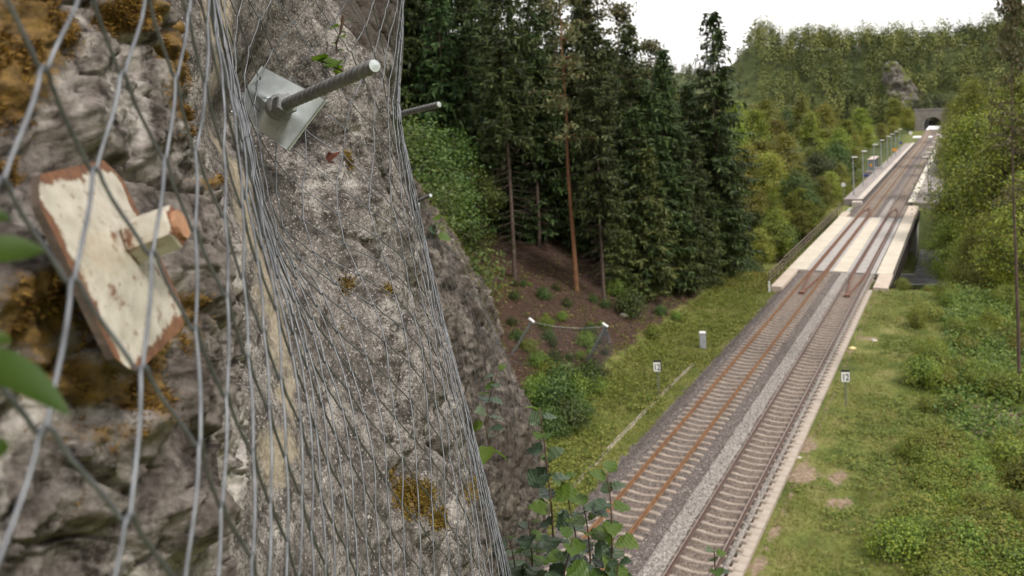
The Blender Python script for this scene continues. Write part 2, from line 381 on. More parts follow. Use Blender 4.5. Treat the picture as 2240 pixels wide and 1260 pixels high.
for side, label in (('left', 'left-hand railway track with orange rusted rails on pale concrete sleepers'), ('right', 'right-hand railway track with brown rails beside the concrete cable trough')):
    c = TRACK_C[side]; tr = thing('railway_track', label, 'railway track', (c, 20, 0), group='two parallel tracks running to the tunnel')
    mt = M_RUST if side == 'left' else M_RAIL
    def child(o): o.parent = tr; o.matrix_parent_inverse = Matrix.Translation((-c, -20, 0)); return o
    for s in (-.75, .75):
        V, F = rail_mesh([(curve_x(c+s, y), y) for y in YS]); r = child(mk('rail', V, F, mt))
        if side == 'right':
            V, F = rail_mesh([(curve_x(c+s, y), y) for y in YS], [(-.027, .0015), (.027, .0015), (.027, .004), (-.027, .004)])
            h = mk('worn_rail_head', V, F, M_RAILTOP); h.parent = r
    for s in (-1, 1):    # guard rails: together in a point before the bridge, along the running rails, together again after it
        g = [(c+s*.05, 66.0), (c+s*.48, 72.0), (c+s*.55, 74.5), (c+s*.55, 92), (c+s*.55, 111), (c+s*.48, 114), (c+s*.06, 118.6)]
        V, F = rail_mesh(g, [(a*.8, b+.012) for a, b in RP]); child(mk('guard_rail', V, F, M_GUARD))
    child(MB().box(c-.22, c+.22, 65.7, 66.25, -.2, .03, .02).build('guard_rail_nose', M_GUARD))
    n = 0; y = 13.2
    while y < BR0-.4:
        o = bpy.data.objects.new('sleeper', sl_me); COL.objects.link(o); child(o)
        o.location = (c+random.gauss(0, .012), y, random.gauss(0, .006)); o.rotation_euler = (random.gauss(0, .01), 0, random.gauss(0, .008)); y += .632+random.gauss(0, .008)
    y = BR1+.5; far = MB(); V0, F0 = sleeper_mesh()
    while y < 372:
        far.add([(curve_x(v[0]+c, y), v[1]+y, v[2]) for v in V0], F0); y += .632
    tag(child(far.build('sleepers_beyond_bridge', M_SLEEP)), kind='stuff')

def resample_path(P, n):
    P = np.array(P); d = np.r_[0, np.cumsum(np.linalg.norm(np.diff(P, axis=0), axis=1))]
    return np.stack([np.interp(np.linspace(0, d[-1], n), d, P[:, k]) for k in range(3)], -1)
# ---- cable trough and drain
M_TROUGH = plain('trough_concrete', (.27, .225, .185), (.39, .335, .285), 2.5, .9, 0, .35, 40)
tr = thing('cable_trough', 'long low concrete cable trough with lids along the right track', 'cable trough', (-7.63, 20, -.62))
o = MB().box(-7.86, -7.40, 12, 69.4, -.75, -.335).build('channel', M_TROUGH); o.parent = tr; o.matrix_parent_inverse = Matrix.Translation((7.63, -20, .62))
lid = MB().box(-.235, .235, -.49, .49, 0, .045, .008); lm = None; y = 12.5
while y < 69:
    o = bpy.data.objects.new('lid', lm) if lm else lid.build('lid', M_TROUGH); lm = o.data
    if o.name not in COL.objects: COL.objects.link(o)
    o.parent = tr; o.location = (random.gauss(0, .008), y-20, .287+random.gauss(0, .004)); o.rotation_euler = (random.gauss(0, .006), random.gauss(0, .008), random.gauss(0, .008)); y += 1.0
pts = resample_path([on_ground(px, py) for px, py in ((1190, 1160), (1225, 1100), (1262, 1058), (1310, 1008), (1350, 965), (1385, 930), (1415, 898), (1440, 872), (1476, 838), (1495, 818), (1516, 797))], 40)
def strip(name, pts, wd, h, mat, segs=None):
    b = MB(); P = np.array([(p[0], p[1]) for p in pts]); T = np.gradient(P, axis=0); T /= np.linalg.norm(T, axis=1)[:, None]; N = np.stack([T[:, 1], -T[:, 0]], -1)
    V = []
    for i in range(len(P)):
        z = gz(*P[i]); wdi = wd*(1+.25*math.sin(i*2.3))
        for a, q in ((-1.15, -.05), (-1, h), (-.45, h+.002), (-.4, h-.05), (.4, h-.05), (.45, h+.002), (1, h), (1.15, -.05)):
            V.append((P[i, 0]+N[i, 0]*a*wdi/2, P[i, 1]+N[i, 1]*a*wdi/2, z+q))
    F = [(i*8+j, i*8+j+1, (i+1)*8+j+1, (i+1)*8+j) for i in range(len(P)-1) for j in range(7)]
    return mk(name, V, F, mat)
tag(strip('drainage_channel', pts, .19, .035, M_TROUGH), 'narrow half-overgrown concrete drainage channel in the left grass verge', 'drain')

# ---- bridge
M_CREAM = plain('cream_deck', (.44, .385, .31), (.54, .485, .40), .6, .8, 0, .1, 30)
M_PINK = plain('pale_slab', (.40, .325, .265), (.50, .42, .35), 1.2, .85, 0, .2, 30)
M_STEELGREY = plain('grey_steel_deck', (.27, .25, .235), (.37, .345, .325), 1.5, .7, .1)
M_STRIPGREY = plain('grey_deck_strip', (.27, .25, .245), (.37, .35, .335), 1.5, .8)
M_DARKSTEEL = plain('dark_girder', (.035, .028, .024), (.07, .055, .045), 2, .7, .2)
M_RAILING = plain('railing_brown', (.09, .065, .05), (.17, .13, .10), 5, .7, .3)
M_CONC = plain('grey_concrete', (.25, .24, .23), (.38, .365, .35), .8, .9, 0, .3, 20)
br = thing('railway_bridge', 'railway bridge with cream walkways and dark railings over a lane', 'bridge', (-11, 92, -6))
def bpart(mb, name, mat, parent=None):
    o = mb.build(name, mat); o.parent = parent or br; o.matrix_parent_inverse = Matrix.Translation((11, -92, 6)); return o
bpart(MB().box(-15.9, -6.15, BR0-.6, BR1+.6, -1.5, -.36), 'deck_girder', M_DARKSTEEL)
for x0, x1, nm in ((-15.75, -14.02, 'left_walkway'), (-11.52, -10.22, 'middle_walkway'), (-7.62, -6.25, 'right_walkway')):
    y = BR0
    while y < BR1-.1:
        bpart(MB().box(x0, x1, y+.008, min(BR1, y+3.45)-.008, -.30, -.10, .01), 'walkway_panel', M_CREAM); y += 3.45
for c in TRACK_C.values():
    for x0, x1, z1, mt in ((c-.42, c+.42, -.13, M_STEELGREY), (c-1.28, c-.85, -.16, M_STRIPGREY), (c+.85, c+1.28, -.16, M_STRIPGREY)):
        bpart(MB().box(x0, x1, BR0+.02, BR1-.02, -.33, z1), 'track_plate' if mt == M_STEELGREY else 'deck_strip', mt)
    bpart(MB().box(c-.84, c+.84, BR0+.03, BR1-.03, -.355, -.29), 'rail_bed', M_STRIPGREY)
for x0, x1, y0, y1 in ((-15.75, -14.75, 67.6, BR0-.03), (-7.36, -6.15, 69.5, BR0-.03), (-15.9, -14.9, BR1+.03, 114.5), (-7.62, -6.25, BR1+.03, 122)):
    bpart(MB().box(x0, x1, y0, y1, -.75, -.11, .02), 'approach_slab', M_PINK)
for y0, y1 in ((BR0-1.6, BR0-.62), (BR1+.62, BR1+1.6)):
    bpart(MB().box(-16.0, -6.05, y0, y1, -7.2, -.55), 'abutment', M_CONC)
for x0, x1 in ((-16.0, -15.55), (-6.5, -6.05)):
    bpart(MB().box(x0, x1, 67.6, BR0-1.62, -7.2, -.58), 'wing_wall', M_CONC)
    bpart(MB().box(x0, x1, BR1+1.62, 122.2, -7.2, -.58), 'wing_wall', M_CONC)
def railing(xr, y0, y1, z0, hgt, step):
    ys = np.linspace(y0, y1, int((y1-y0)/step)+1)
    for y in ys: bpart(MB().box(xr-.035, xr+.035, y-.035, y+.035, z0-.25, z0+hgt-.03), 'railing_post', M_RAILING)
    for k, q in enumerate((hgt, hgt*.66, hgt*.33)):
        bpart(MB().box(xr-.045, xr+.045, y0-.08, y1+.08, z0+q-.03, z0+q+(.045 if k == 0 else .01)), 'railing_bar', M_RAILING)
railing(-15.98, 68.0, 74.4, -.1, 1.05, 1.6); railing(-16.1, 75.2, 109.8, -.1, 1.05, 1.73); railing(-16.1, 110.6, 115, -.1, 1.05, 1.5)
ys = np.arange(70.4, 121, 1.1)
for y in ys: bpart(MB().box(-6.14, -5.96, y-.05, y+.05, -1.5, -.14), 'side_stiffener', M_DARKSTEEL)
for z0_ in (-1.55, -.85, -.2): bpart(MB().box(-6.13, -5.99, 70.2, 121, z0_, z0_+.09), 'side_bar', M_DARKSTEEL)

# ---- lane under the bridge
t = NT('lane_asphalt'); M_ASPH = t.finish(t.ramp(t.noise(1.2, 8, .6), [(.3, (.10, .10, .105)), (.7, (.2, .2, .205))]), .9, 0, t.bump(t.noise(60, 4), .3, .01))
M_WHITE = plain('white_paint', (.72, .72, .70), (.8, .8, .78), 3, .7)
xs = np.concatenate([np.arange(-60, -20, 2), np.arange(-20, 40, 2.5)]); ycs = yc_road(xs)
zl = terrain(xs, ycs)+.06
prof = (-3.2, -3.05, 3.05, 3.2)
V = [(x, y+a, z+(.0 if abs(a) < 3.1 else -.1)) for x, y, z in zip(xs, ycs, zl) for a in prof]
tag(mk('road', V, grid_faces(len(xs), 4), M_ASPH, smooth=False), kind='structure')
for s in (-1, 1):
    V = [(x, y+s*2.8+q, z+.006) for x, y, z in zip(xs, ycs, zl) for q in (-.1, .1)]
    tag(mk('road_marking', V, grid_faces(len(xs), 2), M_WHITE), kind='structure')
# stone paved slope at the foot of the far abutment, right of the bridge
t = NT('paving_stone'); c = t.n('ShaderNodeSeparateColor'); t.l(t.voro(2.2, 'Color'), c.inputs[0])
M_PAVE = t.finish(t.mix(t.ramp(t.voro(2.2, 'Distance', None, 'DISTANCE_TO_EDGE'), [(.0, 1), (.06, 0)]), t.ramp(c.outputs[0], [(0, (.10, .10, .105)), (1, (.22, .22, .225))]), (.05, .05, .05)), .9, 0, t.bump(t.voro(2.2, 'Distance', None, 'DISTANCE_TO_EDGE'), .6, .04))
X, Y = np.meshgrid(np.arange(-6.0, 4.1, .5), np.arange(101, 114.1, .5)); Zp = terrain(X, Y)+.10
tag(mk('paved_slope', np.stack([X, Y, Zp], -1), grid_faces(*X.shape), M_PAVE, smooth=True), kind='structure')

# ---- platforms
M_PLAT = plain('platform_paving', (.20, .172, .163), (.28, .245, .232), .4, .9, 0, .2, 20)
M_EDGE = plain('platform_edge', (.38, .335, .295), (.50, .45, .40), .7, .85)
M_EDGEW = plain('platform_edge_light', (.46, .42, .36), (.60, .55, .48), .7, .85)
M_DARKC = plain('platform_wall', (.06, .055, .05), (.12, .11, .10), .7, .9)
pl = thing('platform', 'left station platform with a pale edge below a row of lamps', 'platform', (-15.5, 125, -.6))
def ppart(mb, name, mat, par, off):
    o = mb.build(name, mat); o.parent = par; o.matrix_parent_inverse = Matrix.Translation((-off[0], -off[1], -off[2])); return o
A = (-15.5, 125, -.6)
ppart(MB().box(-17.2, -14.55, 125, 268, -.8, .34), 'paving', M_PLAT, pl, A)
ppart(MB().box(-14.53, -14.42, 125, 268, -.8, .30), 'platform_wall', M_DARKC, pl, A)
y = 125
while y < 267: ppart(MB().box(-15.25, -14.38, y+.01, y+2.99, .345, .42, .01), 'edge_slab', M_EDGE, pl, A); y += 3
ppart(MB().box(-15.8, -14.4, 123.4, 124.98, -.8, .1), 'end_ramp', M_EDGE, pl, A)
pr = thing('platform', 'right station platform with broad white edge behind the bridge', 'platform', (-6, 123, -.6)); B = (-6, 123, -.6)
ppart(MB().box(-7.1, -3.6, 122.3, 262, -.8, .30), 'paving', M_PLAT, pr, B)
y = 122.4
while y < 261: ppart(MB().box(-7.75, -6.9, y+.01, y+2.99, .305, .40, .01), 'edge_slab', M_EDGEW, pr, B); y += 3
ppart(MB().box(-7.6, -7.12, 122.4, 262, -.8, .29), 'platform_wall', M_DARKC, pr, B)

# ---- lamps along the platforms
M_POST = plain('galvanised_post', (.33, .35, .37), (.45, .47, .49), 4, .5, .5)
M_LAMPW = plain('lamp_white', (.75, .75, .74), (.82, .82, .81), 3, .4)
def lamp_proto():
    r = thing('platform_lamp', 'x', 'lamp')
    MB().tube([(0, 0, -.1), (0, 0, 3), (0, 0, 6.15)], [.10, .085, .06], 8).build('post', M_POST, r)
    MB().tube([(0, 0, 0), (0, 0, .5)], [.15, .13], 8).build('base', M_POST, r)
    V, F = [], []
    for i, (x, s) in enumerate(((-.22, .4), (-.05, .9), (.25, 1.), (.6, .8), (.78, .25))):
        for k in range(8):
            a = k*math.pi/4; V.append((x, math.cos(a)*.18*s, 6.22+math.sin(a)*.09*s))
        if i: F += [((i-1)*8+j, (i-1)*8+(j+1) % 8, i*8+(j+1) % 8, i*8+j) for j in range(8)]
    mk('lamp_head', V, F+[tuple(range(8))[::-1], tuple(32+j for j in range(8))], M_LAMPW, r, True)
    return r
lp = lamp_proto(); first = True
ORD = ['first', 'second', 'third', 'fourth', 'fifth', 'sixth', 'seventh', 'eighth']
for side, X, ys in (('left', -16.3, (130.3, 143.6, 162.5, 177.1, 192.4, 203.7, 216.3, 229.3)), ('right', -5.2, (129.3, 139.4, 152.9, 167.9, 182.5, 196.8))):
    for i, y in enumerate(ys):
        o = lp if first else copy_tree(lp); first = False
        o.location = (X, y, .33 if side == 'left' else .29); o.rotation_euler.z = 0 if side == 'left' else math.pi
        tag(o, '%s street lamp from the bridge on the %s platform, white oval head' % (ORD[i], side), 'lamp', 'lamps along the platforms')

# ---- shelters and signs on the platforms
M_GLASS = plain('shelter_glass', (.15, .185, .205), (.22, .26, .28), 1, .12, .0, spec=.8)
M_SHROOF = plain('shelter_roof', (.42, .34, .30), (.5, .42, .38), 1, .8)
M_BLUE = plain('sign_blue', (.04, .06, .2), (.06, .09, .26), 1, .5)
M_ORANGE = plain('notice_orange', (.75, .3, .03), (.8, .35, .05), 1, .6)
def shelter(x, y, z, ln, label, face):
    s = thing('waiting_shelter', label, 'shelter', (x, y, z), group='platform shelters')
    MB().box(-.75, .75, -ln/2-.1, ln/2+.1, 2.4, 2.52, .02).build('roof', M_SHROOF, s)
    for yy in (-ln/2, 0, ln/2):
        for xx in (-.62, .62): MB().box(xx-.05, xx+.05, yy-.05, yy+.05, 0, 2.4).build('post', M_POST, s)
    n = max(2, int(ln/1.4))
    for k in range(n):
        a = -ln/2+.06+k*(ln-.12)/n; MB().box(-.6*face-.015, -.6*face+.015, a+.03, a+(ln-.12)/n-.03, .15, 2.3).build('pane', M_GLASS, s)
    for yy in (-ln/2, ln/2): MB().box(-.54, .54, yy-.015, yy+.015, .15, 2.3).build('pane', M_GLASS, s)
    MB().box(-.25, .15, -ln/2-.05, -ln/2-.02, .9, 1.6).build('notice', M_ORANGE, s)
    MB().box(-.5*face-.2, -.5*face+.2, -ln/2+.3, ln/2-.3, .42, .47).build('bench', M_SHROOF, s)
    return s
shelter(-18.0, 178, .2, 9, 'glass waiting shelter with orange notice on the left platform', 1)
shelter(-4.4, 172, .25, 9, 'glass waiting shelter on the right platform partly behind the tree', -1)
MB().box(-19.2, -16.9, 172, 184, -3, .19).build('platform', M_PLAT, None)
tag(bpy.context.scene.objects['platform.002'], 'paved widening of the left platform under the glass shelter', 'platform')
def disc_sign(x, y, z0, h, r, mat, label, shape='disc'):
    s = thing('station_sign', label, 'sign', (x, y, z0))
    MB().tube([(0, 0, -.2), (0, 0, h)], .045, 6).build('post', M_POST, s)
    poly = [(math.cos(a)*r, math.sin(a)*r) for a in np.arange(12)*math.pi/6] if shape == 'disc' else [(-r, -r*.6), (r, -r*.6), (r, r*.6), (-r, r*.6)]
    MB().prism(poly, -.03, .03, ((0, -.08, h-r*.5), (1, 0, 0), (0, 0, 1), (0, -1, 0))).build('sign_face', mat, s)
q = on_ground(1849, 412); disc_sign(-18.4, 134, gz(-18.4, 134), 3.0-gz(-18.4, 134)-1.2, .38, M_WHITE, 'small round white sign on a post beside the nearest left lamp')
disc_sign(-15.9, 144.6, .34, 2.0, .42, M_BLUE, 'blue and white sign beside the second left lamp', 'rect')
disc_sign(-16.1, 231, .34, 2.6, .5, M_BLUE, 'blue information sign beside the farthest left lamp', 'rect')
disc_sign(-15.9, 274, -.6, 4.2, .6, M_WHITE, 'round white sign near the far end of the left platform')
disc_sign(-16.2, 212, .34, 2.0, .55, M_ORANGE, 'small orange notice board between the far left lamps', 'rect')

# ---- white crossing boards before the tunnel, tunnel portal
for i, (x0, x1, y0, y1, lb) in enumerate(((-17.4, -14.7, 309, 318, 'leftmost white plank crossing deck before the tunnel'), (-12.0, -10.7, 308, 316, 'white plank crossing deck between the two tracks before the tunnel'), (-8.3, -6.8, 307, 317, 'rightmost white plank crossing deck before the tunnel'))):
    tag(MB().box(x0, x1, y0, y1, -.5, -.04+i*.01, .01).build('crossing_deck', M_WHITE), lb, 'crossing deck', 'white decks of the track crossing')
t = NT('portal_stone'); brk = t.n('ShaderNodeTexBrick'); mpn = t.n('ShaderNodeMapping'); mpn.inputs['Rotation'].default_value = (math.pi/2, 0, 0)
t.l(t.pos.outputs['Position'], mpn.inputs[0]); t.l(mpn.outputs[0], brk.inputs[0]); brk.inputs['Scale'].default_value = .8
brk.inputs['Color1'].default_value = (.24, .215, .20, 1); brk.inputs['Color2'].default_value = (.33, .30, .28, 1); brk.inputs['Mortar'].default_value = (.13, .12, .11, 1)
M_PORTAL = t.finish(t.mix(t.ramp(t.noise(.6, 6), [(.4, 0), (.7, .5)]), brk.outputs[0], (.12, .11, .09)), .9)
M_BLACK = plain('black_lining', (.012, .011, .010), (.02, .018, .017), 1, 1.)  # one near-black colour for the tunnel lining
tp = thing('tunnel_portal', 'stone tunnel portal with a dark round arch at the line end', 'tunnel portal', (-12.6, 372, -.6))
arch = [(-3.7, -.4)]+[(3.7*math.cos(a), 2.4+3.6*math.sin(a)) for a in np.linspace(math.pi, 0, 17)]+[(3.7, -.4)]
outer = [(-7.2, -.4), (-7.2, 9.2), (7.2, 9.2), (7.2, -.4)]
V, F = [], []
for dy in (0, 1.6):
    for x, z in arch: V.append((x, dy, z))
    for x, z in outer: V.append((x, dy, z))
na = len(arch); no = 4; tot = na+no
half = na//2
for b, flip in ((0, False), (tot, True)):
    # left, top, right panels as fans
    fs = [tuple(b+i for i in [na+0]+list(range(0, 6))+[na+1]), tuple(b+i for i in [na+1]+list(range(5, na-5))+[na+2]), tuple(b+i for i in [na+2]+list(range(na-6, na))+[na+3])]
    F += [f if not flip else f[::-1] for f in fs]
F += [(na+i, na+i+1, tot+na+i+1, tot+na+i) for i in range(3)]+[(i+1, i, tot+i, tot+i+1) for i in range(na-1)]
mk('portal_wall', V, F, M_PORTAL, tp)
MB().box(-7.5, 7.5, -.15, 1.7, 9.21, 9.8, .03).build('coping', M_PORTAL, tp)
ring = MB()
for i in range(17):
    a0, a1 = math.pi*(1-i/17)-.012, math.pi*(1-(i+1)/17)+.012
    ring = MB().prism([(3.72*math.cos(a0), 2.4+3.62*math.sin(a0)), (4.4*math.cos(a0), 2.4+4.3*math.sin(a0)), (4.4*math.cos(a1), 2.4+4.3*math.sin(a1)), (3.72*math.cos(a1), 2.4+3.62*math.sin(a1))], -.1, .12, ((0, -.05, 0), (1, 0, 0), (0, 0, 1), (0, 1, 0)))
    ring.build('arch_stone', M_PORTAL, tp)
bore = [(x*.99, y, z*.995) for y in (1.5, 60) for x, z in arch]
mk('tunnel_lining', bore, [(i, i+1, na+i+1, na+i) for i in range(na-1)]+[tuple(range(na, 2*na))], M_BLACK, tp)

# ================================================================== rock faces and netting in the foreground
def resample(P, n):
    P = np.asarray(P, float); d = np.r_[0, np.cumsum(np.linalg.norm(np.diff(P, axis=0), axis=1))]
    return np.stack([np.interp(np.linspace(0, d[-1], n), d, P[:, k]) for k in range(P.shape[1])], -1)
def smooth1(A, k, axis):
    for _ in range(k):
        B = np.concatenate([A.take([0], axis), A, A.take([-1], axis)], axis)
        n = A.shape[axis]; A = .25*B.take(range(0, n), axis)+.5*B.take(range(1, n+1), axis)+.25*B.take(range(2, n+2), axis)
    return A
def loft(rows, nc, ys):
    """control profiles [(photo row, [(photo column, metres deep), ...])] -> world grid; rows beyond the ends go straight up or down"""
    ry = np.array([r[0] for r in rows], float); C = []
    for y, pr in rows:
        q = np.array(pr, float); plan = np.stack([(q[:, 0]-XP)/F_PX*q[:, 1], q[:, 1]], -1)
        C.append(resample(resample(plan, 9*nc), nc))
    C = np.array(C)                                    # rows x cols x (xc, zc)
    fine = np.linspace(ry[0], ry[-1], 90); G = np.stack([[np.interp(fine, ry, C[:, i, k]) for i in range(nc)] for k in (0, 1)], -1)   # cols x 90 x 2
    G = smooth1(smooth1(G, 10, 1), max(2, nc//40), 0)
    X = np.stack([np.interp(ys, fine, G[i, :, 0]) for i in range(nc)], 1); Z = np.stack([np.interp(ys, fine, G[i, :, 1]) for i in range(nc)], 1)
    PX = X/Z*F_PX+XP
    return at(PX, np.broadcast_to(ys[:, None], PX.shape), Z), PX
def grid_normals(P):
    a = np.gradient(P, axis=0); b = np.gradient(P, axis=1); N = np.cross(a, b); N /= np.linalg.norm(N, axis=-1)[..., None]+1e-12
    return N
def rock_object(name, P, disp, mat, attrs, label):
    N = grid_normals(P); toward = np.einsum('ijk,ijk->ij', N, CAM-P)
    nr_, nc_ = toward.shape
    if np.median(toward[nr_//4:3*nr_//4, nc_//8:nc_//2]) < 0: N = -N
    Q = P+N*disp[..., None]
    o = mk(name, Q, grid_faces(*Q.shape[:2]), mat, smooth=True)
    for k, v in attrs.items(): attr(o, k, v)
    tag(o, label, 'rock'); return o, Q, N
def yrows(a, b, n, lo, hi): return np.concatenate([np.linspace(lo, a, 8)[:-1], np.linspace(a, b, n), np.linspace(b, hi, 10)[1:]])

def rock_mat(name, c0, c1, c2, fine, speck, moss0=(.085, .052, .02), moss1=(.33, .2, .055), bump=.9):
    t = NT(name)
    base = t.ramp(t.noise(fine*.55, 12, .68, dist=.6), [(.34, c0), (.5, c1), (.66, c2)])
    base = t.mix(t.ramp(t.noise(fine*2.2, 8, .7), [(.38, 1), (.56, 0)]), base, tuple(v*.55 for v in c0))
    if speck:
        base = t.mix(t.ramp(t.voro(speck), [(.2, .9), (.42, 0)]), base, (.05, .043, .04)); base = t.mix(t.ramp(t.voro(speck*.42), [(.14, .8), (.3, 0)]), base, (.06, .05, .045))
        base = t.mix(t.ramp(t.noise(speck*.8, 4, .7), [(.56, 0), (.66, .7)]), base, tuple(min(.7, v*1.5) for v in c2))
    cream = t.ramp(t.noise(60, 8, .7), [(.3, (.24, .20, .155)), (.6, (.46, .395, .30)), (.8, (.56, .49, .38))])
    base = t.mix(t.ramp(t.math('ADD', t.attr('cream'), t.math('MULTIPLY', t.noise(14, 8, .7), .9)), [(.82, 0), (.98, .9)]), base, cream)
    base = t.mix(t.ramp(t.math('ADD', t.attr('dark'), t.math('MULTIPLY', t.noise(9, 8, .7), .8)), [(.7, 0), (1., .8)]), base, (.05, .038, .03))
    ml = t.ramp(t.noise(fine*4, 6, .7), [(.35, moss0), (.65, moss1)])
    base = t.mix(t.ramp(t.math('ADD', t.attr('moss'), t.math('ADD', t.math('MULTIPLY', t.noise(22, 9, .75), .65), t.math('MULTIPLY', t.noise(fine*16, 5, .7), .35))), [(.86, 0), (1.02, .9)]), base, ml)
    nb = t.bump(t.noise(fine*3, 10, .72), bump, .012); nb = t.bump(t.noise(fine*14, 6, .7), bump*.6, .003, nb)
    return t.finish(base, .93, 0, nb, .2)
M_ROCKA = rock_mat('weathered_limestone', (.075, .060, .052), (.265, .232, .21), (.60, .56, .52), 9, 0)
M_ROCKC = rock_mat('gritty_limestone', (.08, .069, .062), (.22, .198, .183), (.43, .398, .368), 10, 150)
M_ROCKD = rock_mat('banded_limestone', (.04, .032, .027), (.105, .087, .073), (.235, .205, .175), 6, 0, (.05, .06, .018), (.15, .16, .04))

# near boulder
rowsA = [(-250, [(-420, .62), (-100, .80), (100, .95), (240, 1.1), (300, 1.3), (315, 1.6), (290, 2.4)]),
         (0, [(-420, .60), (-100, .76), (100, .90), (250, 1.05), (330, 1.25), (352, 1.5), (330, 2.4)]),
         (300, [(-420, .58), (0, .74), (150, .86), (280, 1.0), (350, 1.15), (378, 1.35), (375, 1.6), (350, 2.4)]),
         (560, [(-420, .54), (0, .69), (200, .795), (350, .92), (460, 1.1), (498, 1.3), (503, 1.6), (480, 2.4)]),
         (900, [(-420, .54), (0, .67), (200, .76), (350, .86), (450, .98), (512, 1.2), (523, 1.5), (500, 2.4)]),
         (1300, [(-420, .53), (0, .64), (200, .74), (350, .84), (450, .97), (510, 1.2), (518, 1.5), (500, 2.4)])]
rowsA = [(y, [(x, d*1.11) for x, d in pr]) for y, pr in rowsA]
ysA = yrows(-120, 1330, 430, -2500, 9000); PA, pxA = loft(rowsA, 300, ysA)
yyA = np.broadcast_to(ysA[:, None], pxA.shape)
f1, f2, cid = worley(PA+.045*fbm(PA, 10, 3, 61)[..., None]*np.array([1, -1, .6]), 10, 2)
dispA = .045*fbm(PA, 5, 4, 40)+.016*ridged(PA+.03*fbm(PA, 12, 2, 3)[..., None], 13, 5, 44)+.036*(cid-.5)*sstep(.01, .12, f2-f1)-.010*sstep(.12, 0, f2-f1)+.006*fbm(PA, 70, 4, 50, .6)
f1, f2, cid2 = worley(PA+.06*fbm(PA, 5, 3, 65)[..., None], 4.6, 17); dispA = dispA+.05*(cid2-.5)*sstep(0, .12, f2-f1)-.012*sstep(.05, 0, f2-f1)
dispA = dispA*sstep(-200, 0, pxA+180)
mossA = np.zeros(pxA.shape)
for x, y, rx, ry, a in ((60, 70, 130, 130, .45), (250, 30, 55, 60, .5), (335, 150, 35, 120, .6), (350, 260, 25, 70, .5), (60, 680, 130, 100, .55), (180, 840, 170, 70, .45), (330, 760, 90, 90, .38), (380, 690, 60, 60, .5), (215, 950, 200, 70, .28), (60, 360, 70, 25, .5), (250, 720, 60, 120, .3), (410, 740, 40, 60, .3), (150, 1130, 60, 120, .2), (420, 415, 40, 20, .4), (30, 180, 110, 130, .42), (120, 800, 200, 120, .33), (300, 870, 120, 90, .36)):
    mossA = np.maximum(mossA, 1.5*a*np.exp(-((pxA-x)/rx)**2-((yyA-y)/ry)**2))
mossA = np.maximum(mossA, .34*sstep(.05, .5, fbm(PA, 4, 4, 59))*sstep(520, 300, pxA)); darkA = .15*sstep(.1, -.4, fbm(PA, 9, 4, 71))
rockA, QA, NA = rock_object('near_rock', PA, dispA+.012*mossA*(1+fbm(PA, 60, 3, 5)), M_ROCKA, {'moss': mossA, 'dark': darkA, 'cream': 0*pxA}, 'near weathered limestone rock with ochre moss, carrying the rusty cream plate')

# middle wall and ridge
rowsC = [(-260, [(250, 1.7), (380, 1.95), (520, 2.3), (640, 2.5), (720, 3.0), (800, 3.3), (890, 3.9), (900, 4.6), (860, 5.6)]),
         (0, [(280, 1.6), (380, 1.8), (450, 2.0), (550, 2.25), (640, 2.42), (700, 2.62), (716, 3.05), (770, 3.3), (850, 3.55), (880, 4.0), (878, 4.6), (840, 5.6)]),
         (110, [(290, 1.55), (400, 1.8), (500, 2.1), (600, 2.34), (700, 2.46), (765, 2.68), (785, 3.0), (820, 3.25), (862, 3.65), (872, 4.1), (868, 4.6), (830, 5.6)]),
         (200, [(300, 1.5), (430, 1.85), (540, 2.2), (620, 2.36), (720, 2.44), (800, 2.58), (845, 2.85), (860, 3.3), (862, 3.9), (855, 4.6), (820, 5.6)]),
         (330, [(310, 1.5), (450, 1.85), (560, 2.2), (650, 2.35), (750, 2.43), (820, 2.56), (852, 2.85), (864, 3.4), (850, 4.6), (800, 5.6)]),
         (500, [(330, 1.4), (470, 1.55), (560, 1.95), (650, 2.19), (760, 2.29), (840, 2.42), (882, 2.7), (905, 3.2), (890, 4.6), (850, 5.6)]),
         (700, [(340, 1.35), (480, 1.5), (560, 1.75), (650, 1.97), (760, 2.13), (860, 2.30), (925, 2.6), (950, 3.1), (940, 4.6), (900, 5.6)]),
         (950, [(350, 1.25), (490, 1.4), (560, 1.55), (650, 1.74), (760, 1.94), (870, 2.16), (950, 2.42), (990, 2.78), (1000, 3.2), (985, 4.6), (940, 5.6)]),
         (1260, [(350, 1.15), (490, 1.3), (560, 1.4), (650, 1.58), (760, 1.80), (870, 2.0), (980, 2.27), (1040, 2.62), (1062, 3.0), (1040, 4.6), (1000, 5.6)]),
         (1600, [(350, 1.05), (500, 1.2), (650, 1.42), (800, 1.68), (950, 1.95), (1060, 2.3), (1110, 2.7), (1125, 3.2), (1100, 4.6), (1060, 5.6)])]
rowsC = [(y, [(x-(20 if y < 400 else 14)*float(sstep(2.4, 2.8, d)), d) for x, d in pr]) for y, pr in rowsC]
ysC = yrows(-120, 1340, 520, -1500, 5200); PC, pxC = loft(rowsC, 380, ysC); yyC = np.broadcast_to(ysC[:, None], pxC.shape)
ridgeC = sstep(640, 760, pxC-.12*(yyC-300)*(yyC > 300)+.0*yyC)              # the ridge is rougher than the gritty wall
f1, f2, cid = worley(PC*np.array([1, 1, .8])+.06*fbm(PC, 6, 3, 61)[..., None], 4.2, 4)
dispC = .07*fbm(PC, 2.2, 3, 80)+(.006+.05*ridgeC)*ridged(PC, 3.2, 4, 84)*.6+ridgeC*(.06*(cid-.5)*sstep(.01, .25, f2-f1)-.012*sstep(.08, 0, f2-f1))+(.004+.004*ridgeC)*fbm(PC, 45, 4, 90, .6)
f1, f2, cid2 = worley(PC*np.array([1, 1, .7])+.1*fbm(PC, 3, 3, 63)[..., None], 2.1, 14); dispC = dispC+ridgeC*(.11*(cid2-.5)*sstep(.0, .12, f2-f1)-.02*sstep(.05, 0, f2-f1))
